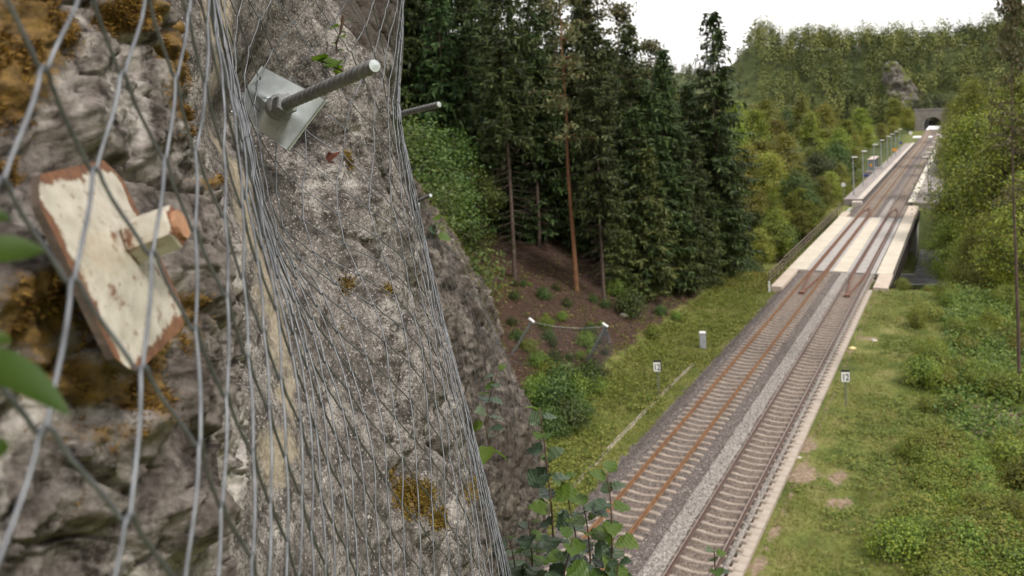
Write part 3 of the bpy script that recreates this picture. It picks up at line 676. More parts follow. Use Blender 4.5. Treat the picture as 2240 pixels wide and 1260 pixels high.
# shallow dishes flaked out of the ridge
g1, _, _ = worley(PC*np.array([1, 1, 2.2]), 11, 7); dispC = dispC-.016*ridgeC*sstep(.5, .15, g1)*sstep(0, .4, fbm(PC, 3, 3, 15))
dispC = dispC-.13*np.exp(-((pxC-575)/110)**2-((yyC-240)/110)**2)
dispC = np.where(dispC > .03, .03+.05*np.tanh((dispC-.03)/.05), dispC)
creamC = np.maximum(.55*np.exp(-((pxC-(442+(yyC)*.215+25*fbm(PC, 5, 3, 9)))/48)**2)*sstep(1150, 800, yyC), .55*np.exp(-((pxC-600)/70)**2-((yyC-1000)/120)**2))
creamC = np.maximum(creamC, .42*np.exp(-((pxC-720)/40)**2-((yyC-1180)/140)**2)); creamC = np.maximum(creamC, .3*np.exp(-((pxC-560)/80)**2-((yyC-330)/60)**2))
mossC = np.zeros(pxC.shape)
for x, y, rx, ry, a in ((765, 350, 14, 40, .5), (760, 620, 35, 50, .4), (830, 640, 30, 40, .38), (880, 1090, 55, 75, .5), (930, 1140, 40, 40, .5), (850, 1050, 30, 60, .4), (1005, 1080, 25, 60, .35), (740, 720, 20, 40, .3)):
    mossC = np.maximum(mossC, a*np.exp(-((pxC-x)/rx)**2-((yyC-y)/ry)**2))
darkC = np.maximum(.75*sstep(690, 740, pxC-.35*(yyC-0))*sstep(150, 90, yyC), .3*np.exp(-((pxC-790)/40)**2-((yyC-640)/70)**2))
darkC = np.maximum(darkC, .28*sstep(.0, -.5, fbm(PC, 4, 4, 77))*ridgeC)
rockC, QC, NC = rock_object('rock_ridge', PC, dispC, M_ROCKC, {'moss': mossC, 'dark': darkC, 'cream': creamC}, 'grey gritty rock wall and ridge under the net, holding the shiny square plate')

# farther outcrop
silD = [(-100, 800), (250, 850), (380, 884), (430, 917), (490, 952), (560, 1000), (610, 1032), (670, 1058), (760, 1098), (850, 1130), (930, 1160), (1000, 1178), (1110, 1182), (1300, 1184), (1600, 1190)]
rowsD = [(y, [(s-420, 4.9), (s-230, 5.6), (s-115, 6.2), (s-42, 6.9), (s-8, 7.6), (s, 8.3), (s-14, 9.5), (s-60, 11)]) for y, s in silD]
ysD = yrows(300, 1330, 330, -300, 4200); PD, pxD = loft(rowsD, 230, ysD); yyD = np.broadcast_to(ysD[:, None], pxD.shape)
f1, f2, cid = worley(PD*np.array([1, 1, 1.5])+.08*fbm(PD, 4, 3, 61)[..., None], 3.2, 9)
dispD = .12*fbm(PD, 1.3, 4, 100)+.08*ridged(PD*np.array([1, 1, 1.8]), 3, 5, 104)+.07*(cid-.5)*sstep(.02, .2, f2-f1)-.03*sstep(.1, 0, f2-f1)+.015*fbm(PD, 18, 4, 110)
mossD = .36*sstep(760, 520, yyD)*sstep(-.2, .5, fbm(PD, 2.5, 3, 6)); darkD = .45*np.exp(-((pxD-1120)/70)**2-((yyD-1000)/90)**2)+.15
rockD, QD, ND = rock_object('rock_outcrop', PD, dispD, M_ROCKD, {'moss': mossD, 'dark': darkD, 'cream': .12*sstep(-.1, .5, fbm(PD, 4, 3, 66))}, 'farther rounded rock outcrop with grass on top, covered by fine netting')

# ---- wire netting
t = NT('galvanised_wire'); M_WIRE = t.finish(t.ramp(t.noise(40, 4), [(.3, (.105, .11, .12)), (.7, (.19, .20, .215))]), .45, .65, None, .45)
def netting(name, rows, ys, nc, Ztop, Zbot, smax, rad, label, W2=.047, H2=.08, sides=5, s0=0., sub=(0, .015, .06, .16, .34, .5, .66, .84, .94, .985)):
    G, _ = loft(rows, nc, ys); G = G[np.argsort(-G[:, 0, 2])] if G[0, 0, 2] < G[-1, 0, 2] else G
    nz_ = int((Ztop-Zbot)/H2); Zs = Ztop-np.arange(nz_+1)*H2
    Q = np.empty((nz_+1, nc, 3))
    for i in range(nc):
        z = G[:, i, 2]; k = np.argsort(z)
        for c in range(3): Q[:, i, c] = np.interp(Zs, z[k], G[k, i, c])
        Q[:, i, 2] = Zs
    nk = int(smax/W2); S = (np.arange(nk+1)*W2+s0)
    Nd = np.full((nz_+1, nk+1, 3), np.nan); Nn = np.zeros_like(Nd)
    for j in range(nz_+1):
        d = np.r_[0, np.cumsum(np.linalg.norm(np.diff(Q[j], axis=0), axis=1))]
        ok = S <= d[-1]
        for c in range(3): Nd[j, ok, c] = np.interp(S[ok], d, Q[j, :, c])
    jit = RNG.normal(0, .0022, Nd.shape); jit[..., 2] *= .6; Nd = Nd+jit
    tg = np.gradient(Nd, axis=1); up = np.array([0, 0, 1.]); Nn = np.cross(tg, up); Nn /= np.linalg.norm(Nn, axis=-1)[..., None]+1e-9
    root = thing(name, label, 'netting', tuple(np.nanmean(Nd[-1], axis=0)))
    inv = Matrix.Translation(tuple(-v for v in root.location))
    for j in range(nz_):                               # each wire zigzags across, hooked into the wires above and below
        P = []
        for k in range(nk):
            a, b = (j, j+1) if (j+k) % 2 == 0 else (j+1, j)
            A, B = Nd[a, k], Nd[b, k+1]; n = Nn[j, k]
            if np.isnan(A).any() or np.isnan(B).any() or np.isnan(n).any(): break
            side = 1 if a == j+1 else -1               # rising diagonals lie in front, falling ones behind
            hz = B-A; hz = np.array([hz[0], hz[1], 0]); vz = B[2]-A[2]
            hl = math.hypot(hz[0], hz[1])+1e-9; ro = min(.1, 2.3*rad/hl)          # the wire turns round its neighbour in a tight U
            for q in sub:
                x_ = ro+(1-2*ro)*(.5*q+.5*q*q*(3-2*q)) if .03 < q < .97 else (ro*.62 if q == .015 else (1-ro*.62 if q == .985 else 0.))
                p = A+hz*x_+np.array([0, 0, vz*q])+np.array([0, 0, 1.])*1.3*rad*(1 if a == j else -1)*(1-2*q)
                P.append(p+n*side*rad*1.2*math.sin(math.pi*q))
        if len(P) < 4: continue
        P = np.array(P)
        V, F = tube_arrays(P, np.full(len(P), rad), sides)
        o = mk('wire_strand', V, F, M_WIRE, root, True); o.matrix_parent_inverse = inv
    return root
rowsN = [(-200, [(-420, .40), (-150, .48), (0, .545), (107, .60), (280, .725), (380, .85), (425, .98), (442, 1.12), (447, 1.35), (450, 1.7), (465, 1.95), (520, 2.1), (600, 2.22), (700, 2.32), (800, 2.44), (870, 2.72), (890, 3.1), (880, 3.9)]),
         (0, [(-420, .39), (-150, .47), (0, .535), (107, .59), (280, .71), (392, .835), (440, .96), (458, 1.1), (464, 1.3), (467, 1.7), (480, 1.95), (525, 2.1), (600, 2.22), (700, 2.31), (800, 2.42), (868, 2.7), (886, 3.1), (876, 3.9)]),
         (240, [(-420, .39), (-150, .465), (0, .525), (107, .58), (280, .695), (392, .812), (455, .925), (494, 1.04), (514, 1.17), (522, 1.38), (526, 1.7), (534, 2.0), (560, 2.16), (610, 2.27), (700, 2.31), (780, 2.37), (840, 2.52), (866, 2.85), (870, 3.3), (855, 3.9)]),
         (500, [(-420, .385), (-150, .45), (0, .505), (107, .555), (280, .655), (392, .755), (470, .865), (532, 1.0), (560, 1.17), (572, 1.4), (583, 1.7), (600, 1.94), (640, 2.06), (720, 2.13), (800, 2.19), (870, 2.32), (913, 2.65), (925, 3.1), (910, 3.9)]),
         (700, [(-420, .38), (-150, .435), (0, .48), (150, .535), (280, .60), (400, .69), (480, .79), (552, .93), (615, 1.12), (648, 1.36), (678, 1.62), (737, 1.86), (812, 1.98), (882, 2.10), (940, 2.36), (966, 2.75), (970, 3.2), (950, 3.9)]),
         (950, [(-420, .37), (-150, .42), (0, .455), (173, .505), (348, .58), (465, .68), (530, .78), (592, .90), (648, 1.06), (700, 1.27), (757, 1.52), (825, 1.75), (894, 1.93), (962, 2.13), (1014, 2.46), (1036, 2.9), (1034, 3.4), (1010, 3.9)]),
         (1260, [(-420, .36), (-150, .405), (0, .435), (173, .48), (348, .55), (465, .64), (532, .73), (602, .86), (668, 1.02), (740, 1.25), (815, 1.50), (894, 1.73), (973, 1.93), (1048, 2.16), (1100, 2.55), (1118, 3.0), (1100, 3.9)]),
         (1600, [(-420, .35), (-150, .395), (0, .425), (173, .465), (348, .53), (465, .62), (545, .72), (620, .86), (690, 1.02), (770, 1.25), (855, 1.50), (943, 1.73), (1033, 1.93), (1110, 2.16), (1160, 2.55), (1175, 3.0), (1150, 3.9)])]
ysN = np.concatenate([np.linspace(-3500, -200, 12)[:-1], np.linspace(-200, 1600, 220), np.linspace(1600, 9000, 20)[1:]])
netting('rockfall_net', rowsN, ysN, 420, CAM_H+1.09, CAM_H-2.45, 4.7, .0018, 'grey steel chain-link rockfall net hanging over the near rocks', W2=.058, s0=.001)
rowsND = [(y, [(x+4, d-.16) for x, d in pr]) for y, pr in rowsD]
ysND = np.concatenate([np.linspace(-300, 300, 6)[:-1], np.linspace(300, 1330, 120), np.linspace(1330, 2200, 8)[1:]])
netting('outcrop_net', rowsND, ysND, 200, CAM_H+.1, CAM_H-5.3, 7.2, .0013, 'fine steel net spread over the farther rock outcrop', .062, .105, 3, 1.4, (0, .06, .5, .94))

# ---- anchors
M_CAST = plain('cast_anchor_bar', (.17, .173, .178), (.30, .305, .31), 20, .5, .4, .5, 160, .002)
t = NT('galvanised_plate'); M_PLATE = t.finish(t.ramp(t.noise(22, 7, .6), [(.3, (.44, .49, .50)), (.7, (.62, .67, .68))]), t.ramp(t.noise(35, 5), [(.3, .25), (.7, .45)]), .45, t.bump(t.noise(70, 4), .12, .003))
def threaded_bar(a, b, r, parent, pitch=.03, n=18):
    """coarse left-hand thread bar with a cut end"""
    a, b = np.asarray(a, float), np.asarray(b, float); Ld = np.linalg.norm(b-a); ez = (b-a)/Ld
    ex = np.cross(ez, [0, 0, 1.]); ex /= np.linalg.norm(ex); ey = np.cross(ez, ex)
    m_ = int(Ld/pitch*8); V = []; ph = np.arange(n)*2*math.pi/n
    for i in range(m_+1):
        s = Ld*i/m_; w = (s/pitch*2*math.pi+ph)          # helix phase
        rr = r*(1.08-.36*(np.clip(np.cos(w)*1.3+.1, -1, 1)*.5+.5)**1.5)
        if i == m_: rr = rr*.93
        V += [a+ez*s+ex*math.cos(p)*q+ey*math.sin(p)*q for p, q in zip(ph, rr)]
    F = [(i*n+j, i*n+(j+1) % n, (i+1)*n+(j+1) % n, (i+1)*n+j) for i in range(m_) for j in range(n)]+[tuple(range(n))[::-1]]
    o = mk('threaded_bar', V, F, M_CAST, parent, True)
    mk('cut_end', V[m_*n:]+[b+ez*.0012], [(j, (j+1) % n, n) for j in range(n)], M_PLATE, o)
    return o
def hex_nut(c, ez, r, h, parent, mat, name='hex_nut', up=(0, 0, 1.), chamfer=.12):
    ez = np.asarray(ez, float)/np.linalg.norm(ez); ex = np.cross(ez, up); ex /= np.linalg.norm(ex); ey = np.cross(ez, ex); V = []
    for s, q in ((0, 1-chamfer), (chamfer*r, 1), (h-chamfer*r, 1), (h, 1-chamfer)):
        for k in range(6): a = k*math.pi/3+.3; V.append(np.asarray(c)+ez*s+r*q*(math.cos(a)*ex+math.sin(a)*ey))
    F = [tuple(range(6))[::-1], tuple(range(18, 24))]+[(i*6+j, i*6+(j+1) % 6, (i+1)*6+(j+1) % 6, (i+1)*6+j) for i in range(3) for j in range(6)]
    return mk(name, V, F, mat, parent)
def relocate(root, p):
    root.location = tuple(p)
    inv = Matrix.Translation(tuple(-float(v) for v in p))
    for ch in root.children: ch.matrix_parent_inverse = inv
# shiny square plate with folded star creases
an = thing('rock_anchor', 'shiny galvanised square anchor plate with hexagon nut and long ribbed bar', 'rock anchor', group='rock anchors')
cT, cR, cB, cL = at(573, 143, 2.2), at(712, 217, 2.1), at(628, 328, 2.07), at(506, 244, 2.17)
cen = (cT+cR+cB+cL)/4; ez = np.cross(cR-cL, cT-cB); ez /= np.linalg.norm(ez)
if np.dot(ez, CAM-cen) < 0: ez = -ez
n = 41; uu, vv = np.meshgrid(np.linspace(0, 1, n), np.linspace(0, 1, n))
Pg = (cL*(1-uu)[..., None]*(1-vv)[..., None]+cT*(uu*(1-vv))[..., None]+cR*(uu*vv)[..., None]+cB*((1-uu)*vv)[..., None])
rr = np.hypot(uu-.5, vv-.5); th = np.arctan2(vv-.5, uu-.5)
h = .022*np.clip(1-rr/.52, 0, 1)**1.0+.016*np.exp(-(np.minimum(np.abs(uu-.5), 9)/.085)**2)*np.clip(1-rr/.5, 0, 1)*(vv < .5)+.018*np.exp(-((vv-.5)/.085)**2)*np.clip(1-rr/.5, 0, 1)*(uu < .5)+.010*np.exp(-(np.abs(vv-.5)/.1)**2)*np.clip(1-rr/.5, 0, 1)*(uu > .5)+.010*np.exp(-(np.abs(uu-.5)/.1)**2)*np.clip(1-rr/.5, 0, 1)*(vv > .5)
top = Pg+ez*h[..., None]; bot = top-ez*.008
F = grid_faces(n, n); V = np.concatenate([top.reshape(-1, 3), bot.reshape(-1, 3)]); ring = [i for i in range(n)]+[i*n+n-1 for i in range(1, n)]+[(n-1)*n+i for i in range(n-2, -1, -1)]+[i*n for i in range(n-2, 0, -1)]
Fl = [tuple(f) for f in F]+[tuple(int(v)+n*n for v in f[::-1]) for f in F]+[(ring[i], ring[(i+1) % len(ring)], ring[(i+1) % len(ring)]+n*n, ring[i]+n*n) for i in range(len(ring))]
mk('anchor_plate', V, Fl, M_PLATE, an, True)
tip = at(822, 143, 1.64); base = at(608, 236, 2.075); bd = (tip-base)/np.linalg.norm(tip-base)
threaded_bar(base-bd*.03, tip, .0155, an)
hex_nut(base+bd*.030, bd, .031, .042, an, M_CAST)
o = hex_nut(base+bd*.014, bd, .036, .0155, an, M_CAST, 'washer'); 
# ball collar under the nut
V, F = [], []
ex = np.cross(bd, [0, 0, 1.]); ex /= np.linalg.norm(ex); ey = np.cross(bd, ex)
for i, (s, r) in enumerate(((-.012, .030), (.0, .036), (.014, .037), (.028, .031), (.034, .022))):
    V += [base+bd*s+r*(math.cos(k*math.pi/8)*ex+math.sin(k*math.pi/8)*ey) for k in range(16)]
    if i: F += [((i-1)*16+j, (i-1)*16+(j+1) % 16, i*16+(j+1) % 16, i*16+j) for j in range(16)]
mk('collar', V, F, M_CAST, an, True)
relocate(an, cen)
for nm, b0, t0, r, lab in (('rock_anchor', (800, 268, 4.5), (960, 229, 4.05), .0168, 'second ribbed anchor bar sticking out past the ridge into the forest'), ('rock_anchor', (893, 450, 7.4), (942, 427, 7.1), .017, 'small distant anchor bar on top of the farther outcrop')):
    a2 = thing(nm, lab, 'rock anchor', group='rock anchors'); b_, t_ = at(*b0), at(*t0); threaded_bar(b_, t_, r, a2)
    dz = (t_-b_)/np.linalg.norm(t_-b_); hex_nut(b_+dz*.06, dz, .031, .042, a2, M_CAST)
    ex = np.cross(dz, [0, 0, 1.]); ex /= np.linalg.norm(ex); ey = np.cross(dz, ex)
    MB().prism([(-.1, -.1), (.1, -.1), (.1, .1), (-.1, .1)], .035, .045, (b_, ex, ey, dz)).build('anchor_plate', M_PLATE, a2); relocate(a2, b_)
# old rusty plate on the near rock
t = NT('rusty_cream_paint'); ob = t.pos.outputs['Position']
paint = t.ramp(t.noise(35, 8, .6), [(.3, (.36, .325, .265)), (.6, (.52, .485, .415))])
rust = t.ramp(t.noise(55, 8, .7), [(.3, (.075, .034, .02)), (.65, (.21, .09, .042))])
pm = t.math('ADD', t.math('MULTIPLY', t.noise(30, 9, .68), 1.), t.math('MULTIPLY', t.attr('edge'), .32))
col = t.mix(t.ramp(pm, [(.57, 0), (.66, 1)]), paint, rust); col = t.mix(t.ramp(t.noise(120, 6, .7), [(.60, 0), (.68, .8)]), col, (.16, .11, .08))
col = t.mix(t.ramp(t.noise(13, 9, .65), [(.54, 0), (.74, .5)]), col, (.30, .19, .07))
M_OLD = t.finish(col, .75, 0, t.bump(pm, .5, .004))
M_OLDSIDE = plain('old_plate_side', (.05, .036, .028), (.11, .08, .06), 20, .9, 0, .5, 60)  # dark brown side, the shadow behind the plate put into its colour
ol = thing('rock_anchor', 'old cream-painted rusty anchor plate with long hexagon nut, nearest', 'rock anchor', group='rock anchors')
c0, c1, c2, c3 = at(57, 388, .735), at(246, 345, .945), at(416, 700, .975), at(278, 838, .775)
e1 = c1-c0; e2 = c3-c0; ez = np.cross(e1, e2); ez /= np.linalg.norm(ez)
if np.dot(ez, CAM-c0) < 0: ez = -ez
n = 33; uu, vv = np.meshgrid(np.linspace(0, 1, n), np.linspace(0, 1, n))
# clipped round corners by pulling the corner points in
sq = np.maximum(np.abs(uu-.5), np.abs(vv-.5)); rad_ = np.hypot(uu-.5, vv-.5); k = np.where(rad_ > .62, .62/np.maximum(rad_, 1e-6), 1.)
uu2 = .5+(uu-.5)*k; vv2 = .5+(vv-.5)*k
Pg = c0*((1-uu2)*(1-vv2))[..., None]+c1*(uu2*(1-vv2))[..., None]+c2*(uu2*vv2)[..., None]+c3*((1-uu2)*vv2)[..., None]
h = .012*np.clip(1-rad_/.5, 0, 1)
top = Pg+ez*h[..., None]; bot = Pg-ez*.008
ring = [i for i in range(n)]+[i*n+n-1 for i in range(1, n)]+[(n-1)*n+i for i in range(n-2, -1, -1)]+[i*n for i in range(n-2, 0, -1)]
o = mk('anchor_plate', top, grid_faces(n, n), M_OLD, ol, True); attr(o, 'edge', sstep(.40, .5, sq)*.95)
V = np.concatenate([top.reshape(-1, 3)[ring], bot.reshape(-1, 3)[ring]]); m_ = len(ring)
mk('plate_edge', V, [(i, (i+1) % m_, m_+(i+1) % m_, m_+i) for i in range(m_)]+[tuple(range(m_, 2*m_))[::-1]], M_OLDSIDE, ol)
cen = (c0+c1+c2+c3)/4+ez*.010+(e1*.10-e2*.05)
o = hex_nut(cen, ez, .0275, .054, ol, M_OLD, 'long_nut', up=(.1, .2, 1), chamfer=.14); attr(o, 'edge', np.repeat([.5, .1, .1, .9], 6))
b2 = MB().tube([cen+ez*.048, cen+ez*.059], [.0185, .018], 14); b2.build('bar_end', plain('rusty_bar_end', (.30, .14, .07), (.46, .26, .16), 60, .8), ol)
relocate(ol, (c0+c2)/2)

# ---- ochre moss tufts on the near rock and the ridge
def tufts(name, Q, N, mask, n, ln, mat, label):
    p = mask.ravel()**2; p = p/p.sum(); idx = RNG.choice(len(p), n, p=p)
    c = Q.reshape(-1, 3)[idx]+RNG.normal(0, .002, (n, 3)); nn = N.reshape(-1, 3)[idx]
    d = nn*.7+RNG.normal(0, .6, (n, 3)); d /= np.linalg.norm(d, axis=1)[:, None]
    s = np.cross(d, RNG.normal(size=(n, 3))); s /= np.linalg.norm(s, axis=1)[:, None]
    l = ln*RNG.uniform(.4, 1.3, (n, 1)); V = np.stack([c-s*l*.16, c+s*l*.16, c+d*l+RNG.normal(0, .1, (n, 3))*l], 1)
    return tag(mk(name, V.reshape(-1, 3), np.arange(3*n).reshape(-1, 3), mat), label, 'moss', kind='stuff')
M_MOSS = leafmat('ochre_moss', [(.05, .028, .010), (.13, .075, .018), (.24, .14, .03), (.34, .21, .05)], .2, .9, 0)
vis = (pxA > -60) & (pxA < 540) & (yyA > -60) & (yyA < 1300)
tufts('moss', QA, NA, np.where(vis, np.clip(mossA-.2, 0, 1)*sstep(-.1, .4, fbm(PA, 25, 3, 55)), 0), 60000, .0075, M_MOSS, 'ochre and brown moss clinging to the near rock')
tufts('moss', QC, NC, np.clip(mossC-.25, 0, 1), 16000, .011, M_MOSS, 'orange-brown moss patches on the ridge behind the net')

# ================================================================== vegetation
def unit(v): return v/(np.linalg.norm(v, axis=-1, keepdims=True)+1e-12)
def leaf_quads(C, D, S, ln, wd):
    """diamond leaves: centre-base C, direction D, side S"""
    ln = np.asarray(ln)[:, None]; wd = np.asarray(wd)[:, None]; Nn = unit(np.cross(D, S))
    mid = C+D*ln*.45
    V = np.stack([C, mid+S*wd*.5+Nn*wd*.12, C+D*ln, mid-S*wd*.5+Nn*wd*.12], 1)
    return V.reshape(-1, 3), np.arange(4*len(C)).reshape(-1, 4)
def tubes(list_pr, n=5):
    Vs, Fs, k = [], [], 0
    for P, r in list_pr:
        P = np.asarray(P, float); V, F = tube_arrays(P, np.broadcast_to(np.asarray(r, float), (len(P),)), n); Vs.append(V); Fs.append(F+k); k += len(V)
    return np.concatenate(Vs), np.concatenate(Fs)

M_SPRUCE = leafmat('spruce_needles', [(0.018, 0.034, 0.011), (0.033, 0.057, 0.017), (0.049, 0.079, 0.021), (0.071, 0.103, 0.028)], .12, .6, .22)
M_LARCH = leafmat('larch_needles', [(.05, .075, .022), (.075, .105, .03), (.10, .13, .036), (.13, .15, .045)], .2, .6, .2)
M_PINE = leafmat('pine_needles', [(0.055, 0.063, 0.027), (0.085, 0.092, 0.037), (0.122, 0.121, 0.052), (0.146, 0.121, 0.062)], .15, .6, .2)
M_BARK = plain('spruce_bark', (.055, .038, .030), (.13, .092, .075), 4, .95, 0, .6, 12, .03)
M_PBARK = plain('pine_bark', (.13, .06, .032), (.27, .13, .065), 2, .9, 0, .5, 12, .03)
M_BBARK = plain('grey_bark', (.075, .06, .05), (.16, .135, .115), 3, .9, 0, .5, 12, .03)
M_DEAD = plain('dead_twigs', (.06, .042, .033), (.13, .095, .078), 4, .95)
M_LEAF = leafmat('broad_leaves', [(0.068, 0.098, 0.016), (0.122, 0.161, 0.024), (0.189, 0.223, 0.032), (0.267, 0.276, 0.047)], .35, .5, .42)
M_LEAFY = leafmat('yellowing_leaves', [(0.108, 0.132, 0.025), (0.180, 0.204, 0.035), (0.252, 0.264, 0.045), (0.288, 0.252, 0.055)], .35, .5, .42)
M_LEAFD = leafmat('dark_leaves', [(0.023, 0.042, 0.010), (0.041, 0.070, 0.015), (0.064, 0.096, 0.022), (0.089, 0.120, 0.028)], .25, .5, .42)

def spruce_mesh(seed, H, R, base, ex=1.):
    g = np.random.default_rng(seed); C, D, S, Ln, Wd = [], [], [], [], []; limbs = []; dead = []
    z = H*.06; zz = np.array([0, 0, 1.])
    while z < H-.2:
        t = z/H; live = z > base*H*(.75+.5*g.random())
        L0 = R*((1-t)**.7)*min(1, .6+.9*max(0, t-base*.5))+.15
        for k in range(g.integers(5, 8) if live else g.integers(2, 5)):
            a = g.uniform(0, 2*math.pi); Lb = L0*g.uniform(.6, 1.12); d0 = np.array([math.cos(a), math.sin(a), 0]); sd = np.array([-math.sin(a), math.cos(a), 0])
            ns = max(4, int(Lb/.24)); u = np.linspace(0, 1, ns)
            dr = (.34 if t < .8 else -.1)+g.normal(0, .08)
            P = np.array([0, 0, z])+d0*(u*Lb)[:, None]+zz*(-dr*Lb*u**1.3+.2*Lb*u**3)[:, None]+sd*(g.normal(0, .1)*Lb*u**2)[:, None]
            if not live:
                dead.append((P[::max(1, ns//4)], np.linspace(.018, .005, len(P[::max(1, ns//4)]))))
                for q in range(4):
                    i = g.integers(1, ns); e = P[i]+(sd*g.choice([-1, 1])*g.uniform(.2, .7)+d0*g.uniform(.1, .4)+zz*g.uniform(-.5, .05)); dead.append(([P[i], e], [.008, .003]))
                continue
            limbs.append((P[[0, ns//2, -1]], [.03, .018, .006]))
            i = np.repeat(np.arange(1, ns), 4); m_ = len(i); typ = np.tile([0, 1, -1, 2], ns-1); uu = u[i][:, None]
            side = np.where(typ == 1, 1, np.where(typ == -1, -1, g.choice([-1, 1], m_)))[:, None]
            hang = ((typ == 0) | ((typ == 2) & (g.random(m_) < .5)))[:, None]
            dv = np.where(hang, d0*g.uniform(-.1, .45, (m_, 1))+sd*side*.25-zz, d0*g.uniform(.4, 1., (m_, 1))+sd*side*g.uniform(.4, 1.1, (m_, 1))+zz*g.uniform(-.6, .05, (m_, 1)))
            C.append(P[i]+g.normal(0, .06, (m_, 3))); dv = unit(dv); D.append(dv); S.append(unit(np.cross(dv, zz+g.normal(0, .6, (m_, 3)))))
            Ln.append(np.where(hang[:, 0], g.uniform(.3, .75, m_), g.uniform(.4, .9, m_)*(1.15-.5*u[i]))*ex); Wd.append(g.uniform(.09, .19, m_)*ex)
        z += g.uniform(.30, .48)*(1.05 if live else 1.2)
    V, F = leaf_quads(np.concatenate(C), np.concatenate(D), np.concatenate(S), np.concatenate(Ln), np.concatenate(Wd))
    tz = np.linspace(-.6, H, 12); wob = np.cumsum(g.normal(0, .03, (12, 2)), 0)
    tr = [(np.stack([wob[:, 0], wob[:, 1], tz], -1), .018*H**.9*(1-tz/H*.96)*.5+.01)]
    tv, tf = tubes(tr, 9); lv, lf = tubes(limbs, 4); dv_, df = tubes(dead, 3) if dead else (np.zeros((0, 3)), np.zeros((0, 4), int))
    return (V, F), (np.concatenate([tv, lv]), np.concatenate([tf, lf+len(tv)])), (dv_, df)
def tree_thing(name, label, cat, parts, group=None):
    r = thing(name, label, cat, group=group)
    for nm, (V, F), mt, sm in parts:
        if len(V):
            o = mk(nm, V, F, mt, r, sm)
            if nm == 'dead_branches': o['kind'] = 'stuff'
    return r
def spruce_proto(seed, H, R, base, ex=1.):
    a, b, c = spruce_mesh(seed, H, R, base, ex)
    return tree_thing('spruce_tree', 'x', 'tree', [('crown', a, M_SPRUCE, False), ('trunk', b, M_BARK, True), ('dead_branches', c, M_DEAD, False)])
def larch_proto(seed):
    a, b, c = spruce_mesh(seed, 13, 3.4, .0, 1.15)
    return tree_thing('larch_tree', 'x', 'tree', [('crown', a, M_LARCH, False), ('trunk', b, M_BARK, True), ('dead_branches', c, M_DEAD, False)])
def pine_proto(seed, H, bark=None):
    g = np.random.default_rng(seed); limbs = []; C, D, S, Ln, Wd = [], [], [], [], []
    for k in range(46):
        t = 1-g.random()**1.3*.55; z = H*t; a = g.uniform(0, 6.283); Lb = (1.05-t)*5.2*g.uniform(.5, 1.1)+.5; d0 = np.array([math.cos(a), math.sin(a), g.uniform(-.05, .35)])
        u = np.linspace(0, 1, 6); P = np.array([0, 0, z])+d0*(u*Lb)[:, None]+np.array([0, 0, -.12])*(Lb*u**2)[:, None]; limbs.append((P, np.linspace(.05, .01, 6)))
        for i in (2, 3, 4, 5):
            for q in range(11):
                c = P[i]+g.normal(0, 1, 3)*[.42, .42, .2]; d = unit(g.normal(0, 1, 3)+[0, 0, .5]); C.append(c); D.append(d); S.append(unit(np.cross(d, g.normal(0, 1, 3)))); Ln.append(g.uniform(.25, .5)); Wd.append(g.uniform(.12, .24))
    dead = []
    for k in range(26):
        z = H*g.uniform(.25, .62); a = g.uniform(0, 6.283); l = g.uniform(.5, 2.4); dead.append((np.array([[0, 0, z], [math.cos(a)*l*.6, math.sin(a)*l*.6, z+.1], [math.cos(a)*l, math.sin(a)*l, z-.15]]), [.022, .014, .005]))
    tz = np.linspace(-.6, H, 12); wob = np.cumsum(g.normal(0, .06, (12, 2)), 0)
    tv, tf = tubes([(np.stack([wob[:, 0], wob[:, 1], tz], -1), .2*(1-tz/H*.9))], 9); lv, lf = tubes(limbs, 4)
    V, F = leaf_quads(np.array(C), np.array(D), np.array(S), Ln, Wd); dd = tubes(dead, 3)
    return tree_thing('pine_tree', 'x', 'tree', [('crown', (V, F), M_PINE, False), ('trunk', (np.concatenate([tv, lv]), np.concatenate([tf, lf+len(tv)])), bark or M_PBARK, True), ('dead_branches', dd, M_DEAD, False)])
